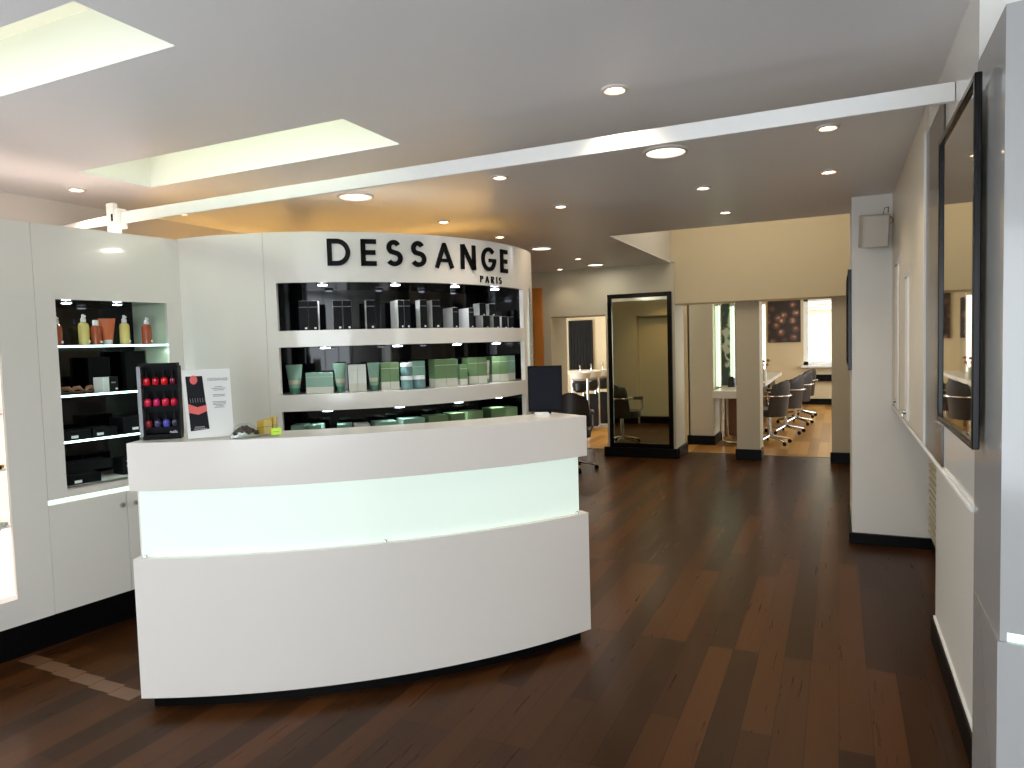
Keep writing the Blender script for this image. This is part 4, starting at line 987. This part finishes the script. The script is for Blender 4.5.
# vase with dried flowers
t = thing('dried_flowers', 'brown dried flowers in a pale vase on the styling counter', 'flowers', (-1.09, 12.1, 0.80))
MB().lathe([(0.03,0),(0.045,0.04),(0.035,0.12),(0.025,0.16),(0.03,0.18)], n=16).build('vase', M['pale'], t)
random.seed(5)
for i in range(9):
    a = random.random()*2*PI; r_ = 0.03+0.06*random.random(); zz = 0.24+0.09*random.random()
    st = MB().tube([(0,0,0.15),(r_*0.5*math.cos(a), r_*0.5*math.sin(a), 0.2), (r_*math.cos(a), r_*math.sin(a), zz)], 0.003, 5).build('stem', M['flower'], t)
    MB().lathe([(0.006,-0.015),(0.022,-0.005),(0.024,0.01),(0.01,0.025)], (r_*math.cos(a), r_*math.sin(a), zz), 8).build('flower_head', M['flower'], st)
t = thing('brush_pot', 'dark pot of combs on the styling counter next to the dried flowers', 'pot', (-1.16, 11.85, 0.80))
MB().lathe([(0.035,0),(0.04,0.12)], n=14).build('pot', M['leather2'], t)
for i in range(4): MB().tube([(0.01*i-0.015,0,0.05),(0.02*i-0.03,0.01,0.24)], 0.006, 6).build('comb', M['black'], t)
# poster
t = thing('portrait_picture', 'large dark poster of hairstyle portraits on the far salon wall', 'poster')
box(-1.42, -0.745, 16.76, 16.79, 1.385, 2.31).build('board', M['black'], t); box(-1.415, -0.75, 16.755, 16.76, 1.39, 2.305).build('print', M['collage'], t)
# left salon: wash row seen through the small opening
t = thing('wash_counter', 'white counter at the far side of the left salon, behind the chrome wash stands', 'counter')
MB().hexa([(-4.62,12.35,0.0),(-3.75,12.95,0.0),(-3.9,13.3,0.0),(-4.8,12.8,0.0),(-4.62,12.35,0.93),(-3.75,12.95,0.93),(-3.9,13.3,0.93),(-4.8,12.8,0.93)]).build('body', M['cream'], t)
MB().hexa([(-4.66,12.32,0.93),(-3.72,12.92,0.93),(-3.9,13.32,0.93),(-4.84,12.8,0.93),(-4.66,12.32,0.98),(-3.72,12.92,0.98),(-3.9,13.32,0.98),(-4.84,12.8,0.98)]).build('worktop', M['station'], t)
for i, (x, y) in enumerate([(-3.96, 11.25), (-3.93, 11.75), (-3.86, 12.2)]):
    t = thing('wash_stand', ['chrome wash stand with white basin nearest in the left salon', 'chrome wash stand with white basin, middle of the three', 'chrome wash stand with white basin farthest in the left salon'][i], 'wash stand', (x, y, 0), R(15), 'chrome wash stands')
    for sx in (-0.13, 0.13):
        for sy in (-0.10, 0.10): MB().tube([(sx, sy, 0.0), (sx, sy, 0.90)], 0.013, 8).build('leg', M['chrome'], t)
    bs = MB().lathe([(0.10, 0.86), (0.16, 0.90), (0.19, 1.0), (0.175, 1.0), (0.14, 0.92), (0.05, 0.90)], n=18, sy=0.8).build('basin', M['station'], t)
    MB().tube([(0.0, 0.12, 0.95), (0.0, 0.12, 1.09), (0.0, 0.04, 1.12), (0.0, 0.02, 1.06)], 0.012, 8).build('tap', M['chrome'], bs)
    MB().lathe([(0.06, 0.66), (0.12, 0.70), (0.13, 0.82), (0.10, 0.855)], n=16).build('black_bowl', M['leather2'], t)
    box(-0.13, 0.13, 0.06, 0.08, 0.02, 0.60).build('back_plate', M['leather2'], t)
struct(box(-4.95, -3.0, 11.9, 13.5, 0.0, 0.004).build('trim_7', M['tilefar']))
# inlay in the dark floor on the left
mb = MB()
for i in range(6):
    x = -3.70+i*0.15; mb.box(x, x+0.146, 2.045-0.012*i, 2.125-0.012*i, 0.0, 0.0015)
struct(mb.build('trim_8', M['inlay'], smooth=0), 'pale planks let into the dark floor')

# ------------------------------------------------------------------ extra room light (added salon lamps, out of view)
for x, y, e in ((0.8, 11.5, 30), (0.8, 14.5, 30), (-4.0, 11.0, 26), (-3.4, 12.6, 20)):
    t = thing('added_ceiling_lamp', 'added round salon light, unseen above the lintel at %s' % {11.5: 'the front', 14.5: 'the back', 11.0: 'the left opening', 12.6: 'the left rear'}[y], 'ceiling light', (x, y, 2.6))
    MB().lathe([(0.15, 0), (0.15, -0.02), (0.12, -0.03)], n=24).build('shade', M['disc'], t)
    light('salon_glow', 'AREA', (0, 0, -0.05), e, (1.0, 0.88, 0.68), size=0.3, parent=t)

# ------------------------------------------------------------------ world and camera
w = bpy.data.worlds.new('sky'); sc.world = w; w.use_nodes = True
bg = w.node_tree.nodes['Background']; bg.inputs['Color'].default_value = (0.86, 0.935, 1.0, 1); bg.inputs['Strength'].default_value = 7.6

F = 702.84; yaw, pitch, roll = 0.435098, -0.0556213, -0.0284228
cy, sy = math.cos(yaw), math.sin(yaw)
fw = Vector((-sy*math.cos(pitch), cy*math.cos(pitch), math.sin(pitch))); rt = Vector((cy, sy, 0)); up = rt.cross(fw)
c_, s_ = math.cos(roll), math.sin(roll)
r2 = rt*c_ + up*s_; u2 = up*c_ - rt*s_
cd = bpy.data.cameras.new('camera'); cam = bpy.data.objects.new('camera', cd); C.objects.link(cam)
cd.sensor_fit = 'HORIZONTAL'; cd.sensor_width = 36.0; cd.lens = 36.0*F/1024; cd.clip_start = 0.05; cd.clip_end = 100
m3 = Matrix((r2, u2, -fw)).transposed(); cam.matrix_world = Matrix.Translation((0, 0, 1.5)) @ m3.to_4x4()
sc.camera = cam
sc.view_settings.view_transform = 'Standard'; sc.view_settings.look = 'None'; sc.view_settings.gamma = 1.0; sc.view_settings.exposure = 0.08
sc.view_settings.use_curve_mapping = False
sc.cycles.max_bounces = 8; sc.cycles.diffuse_bounces = 5; sc.cycles.glossy_bounces = 5; sc.cycles.transmission_bounces = 6
sc.cycles.sample_clamp_indirect = 6.0; sc.cycles.caustics_reflective = False; sc.cycles.caustics_refractive = False
sc.cycles.use_denoising = True
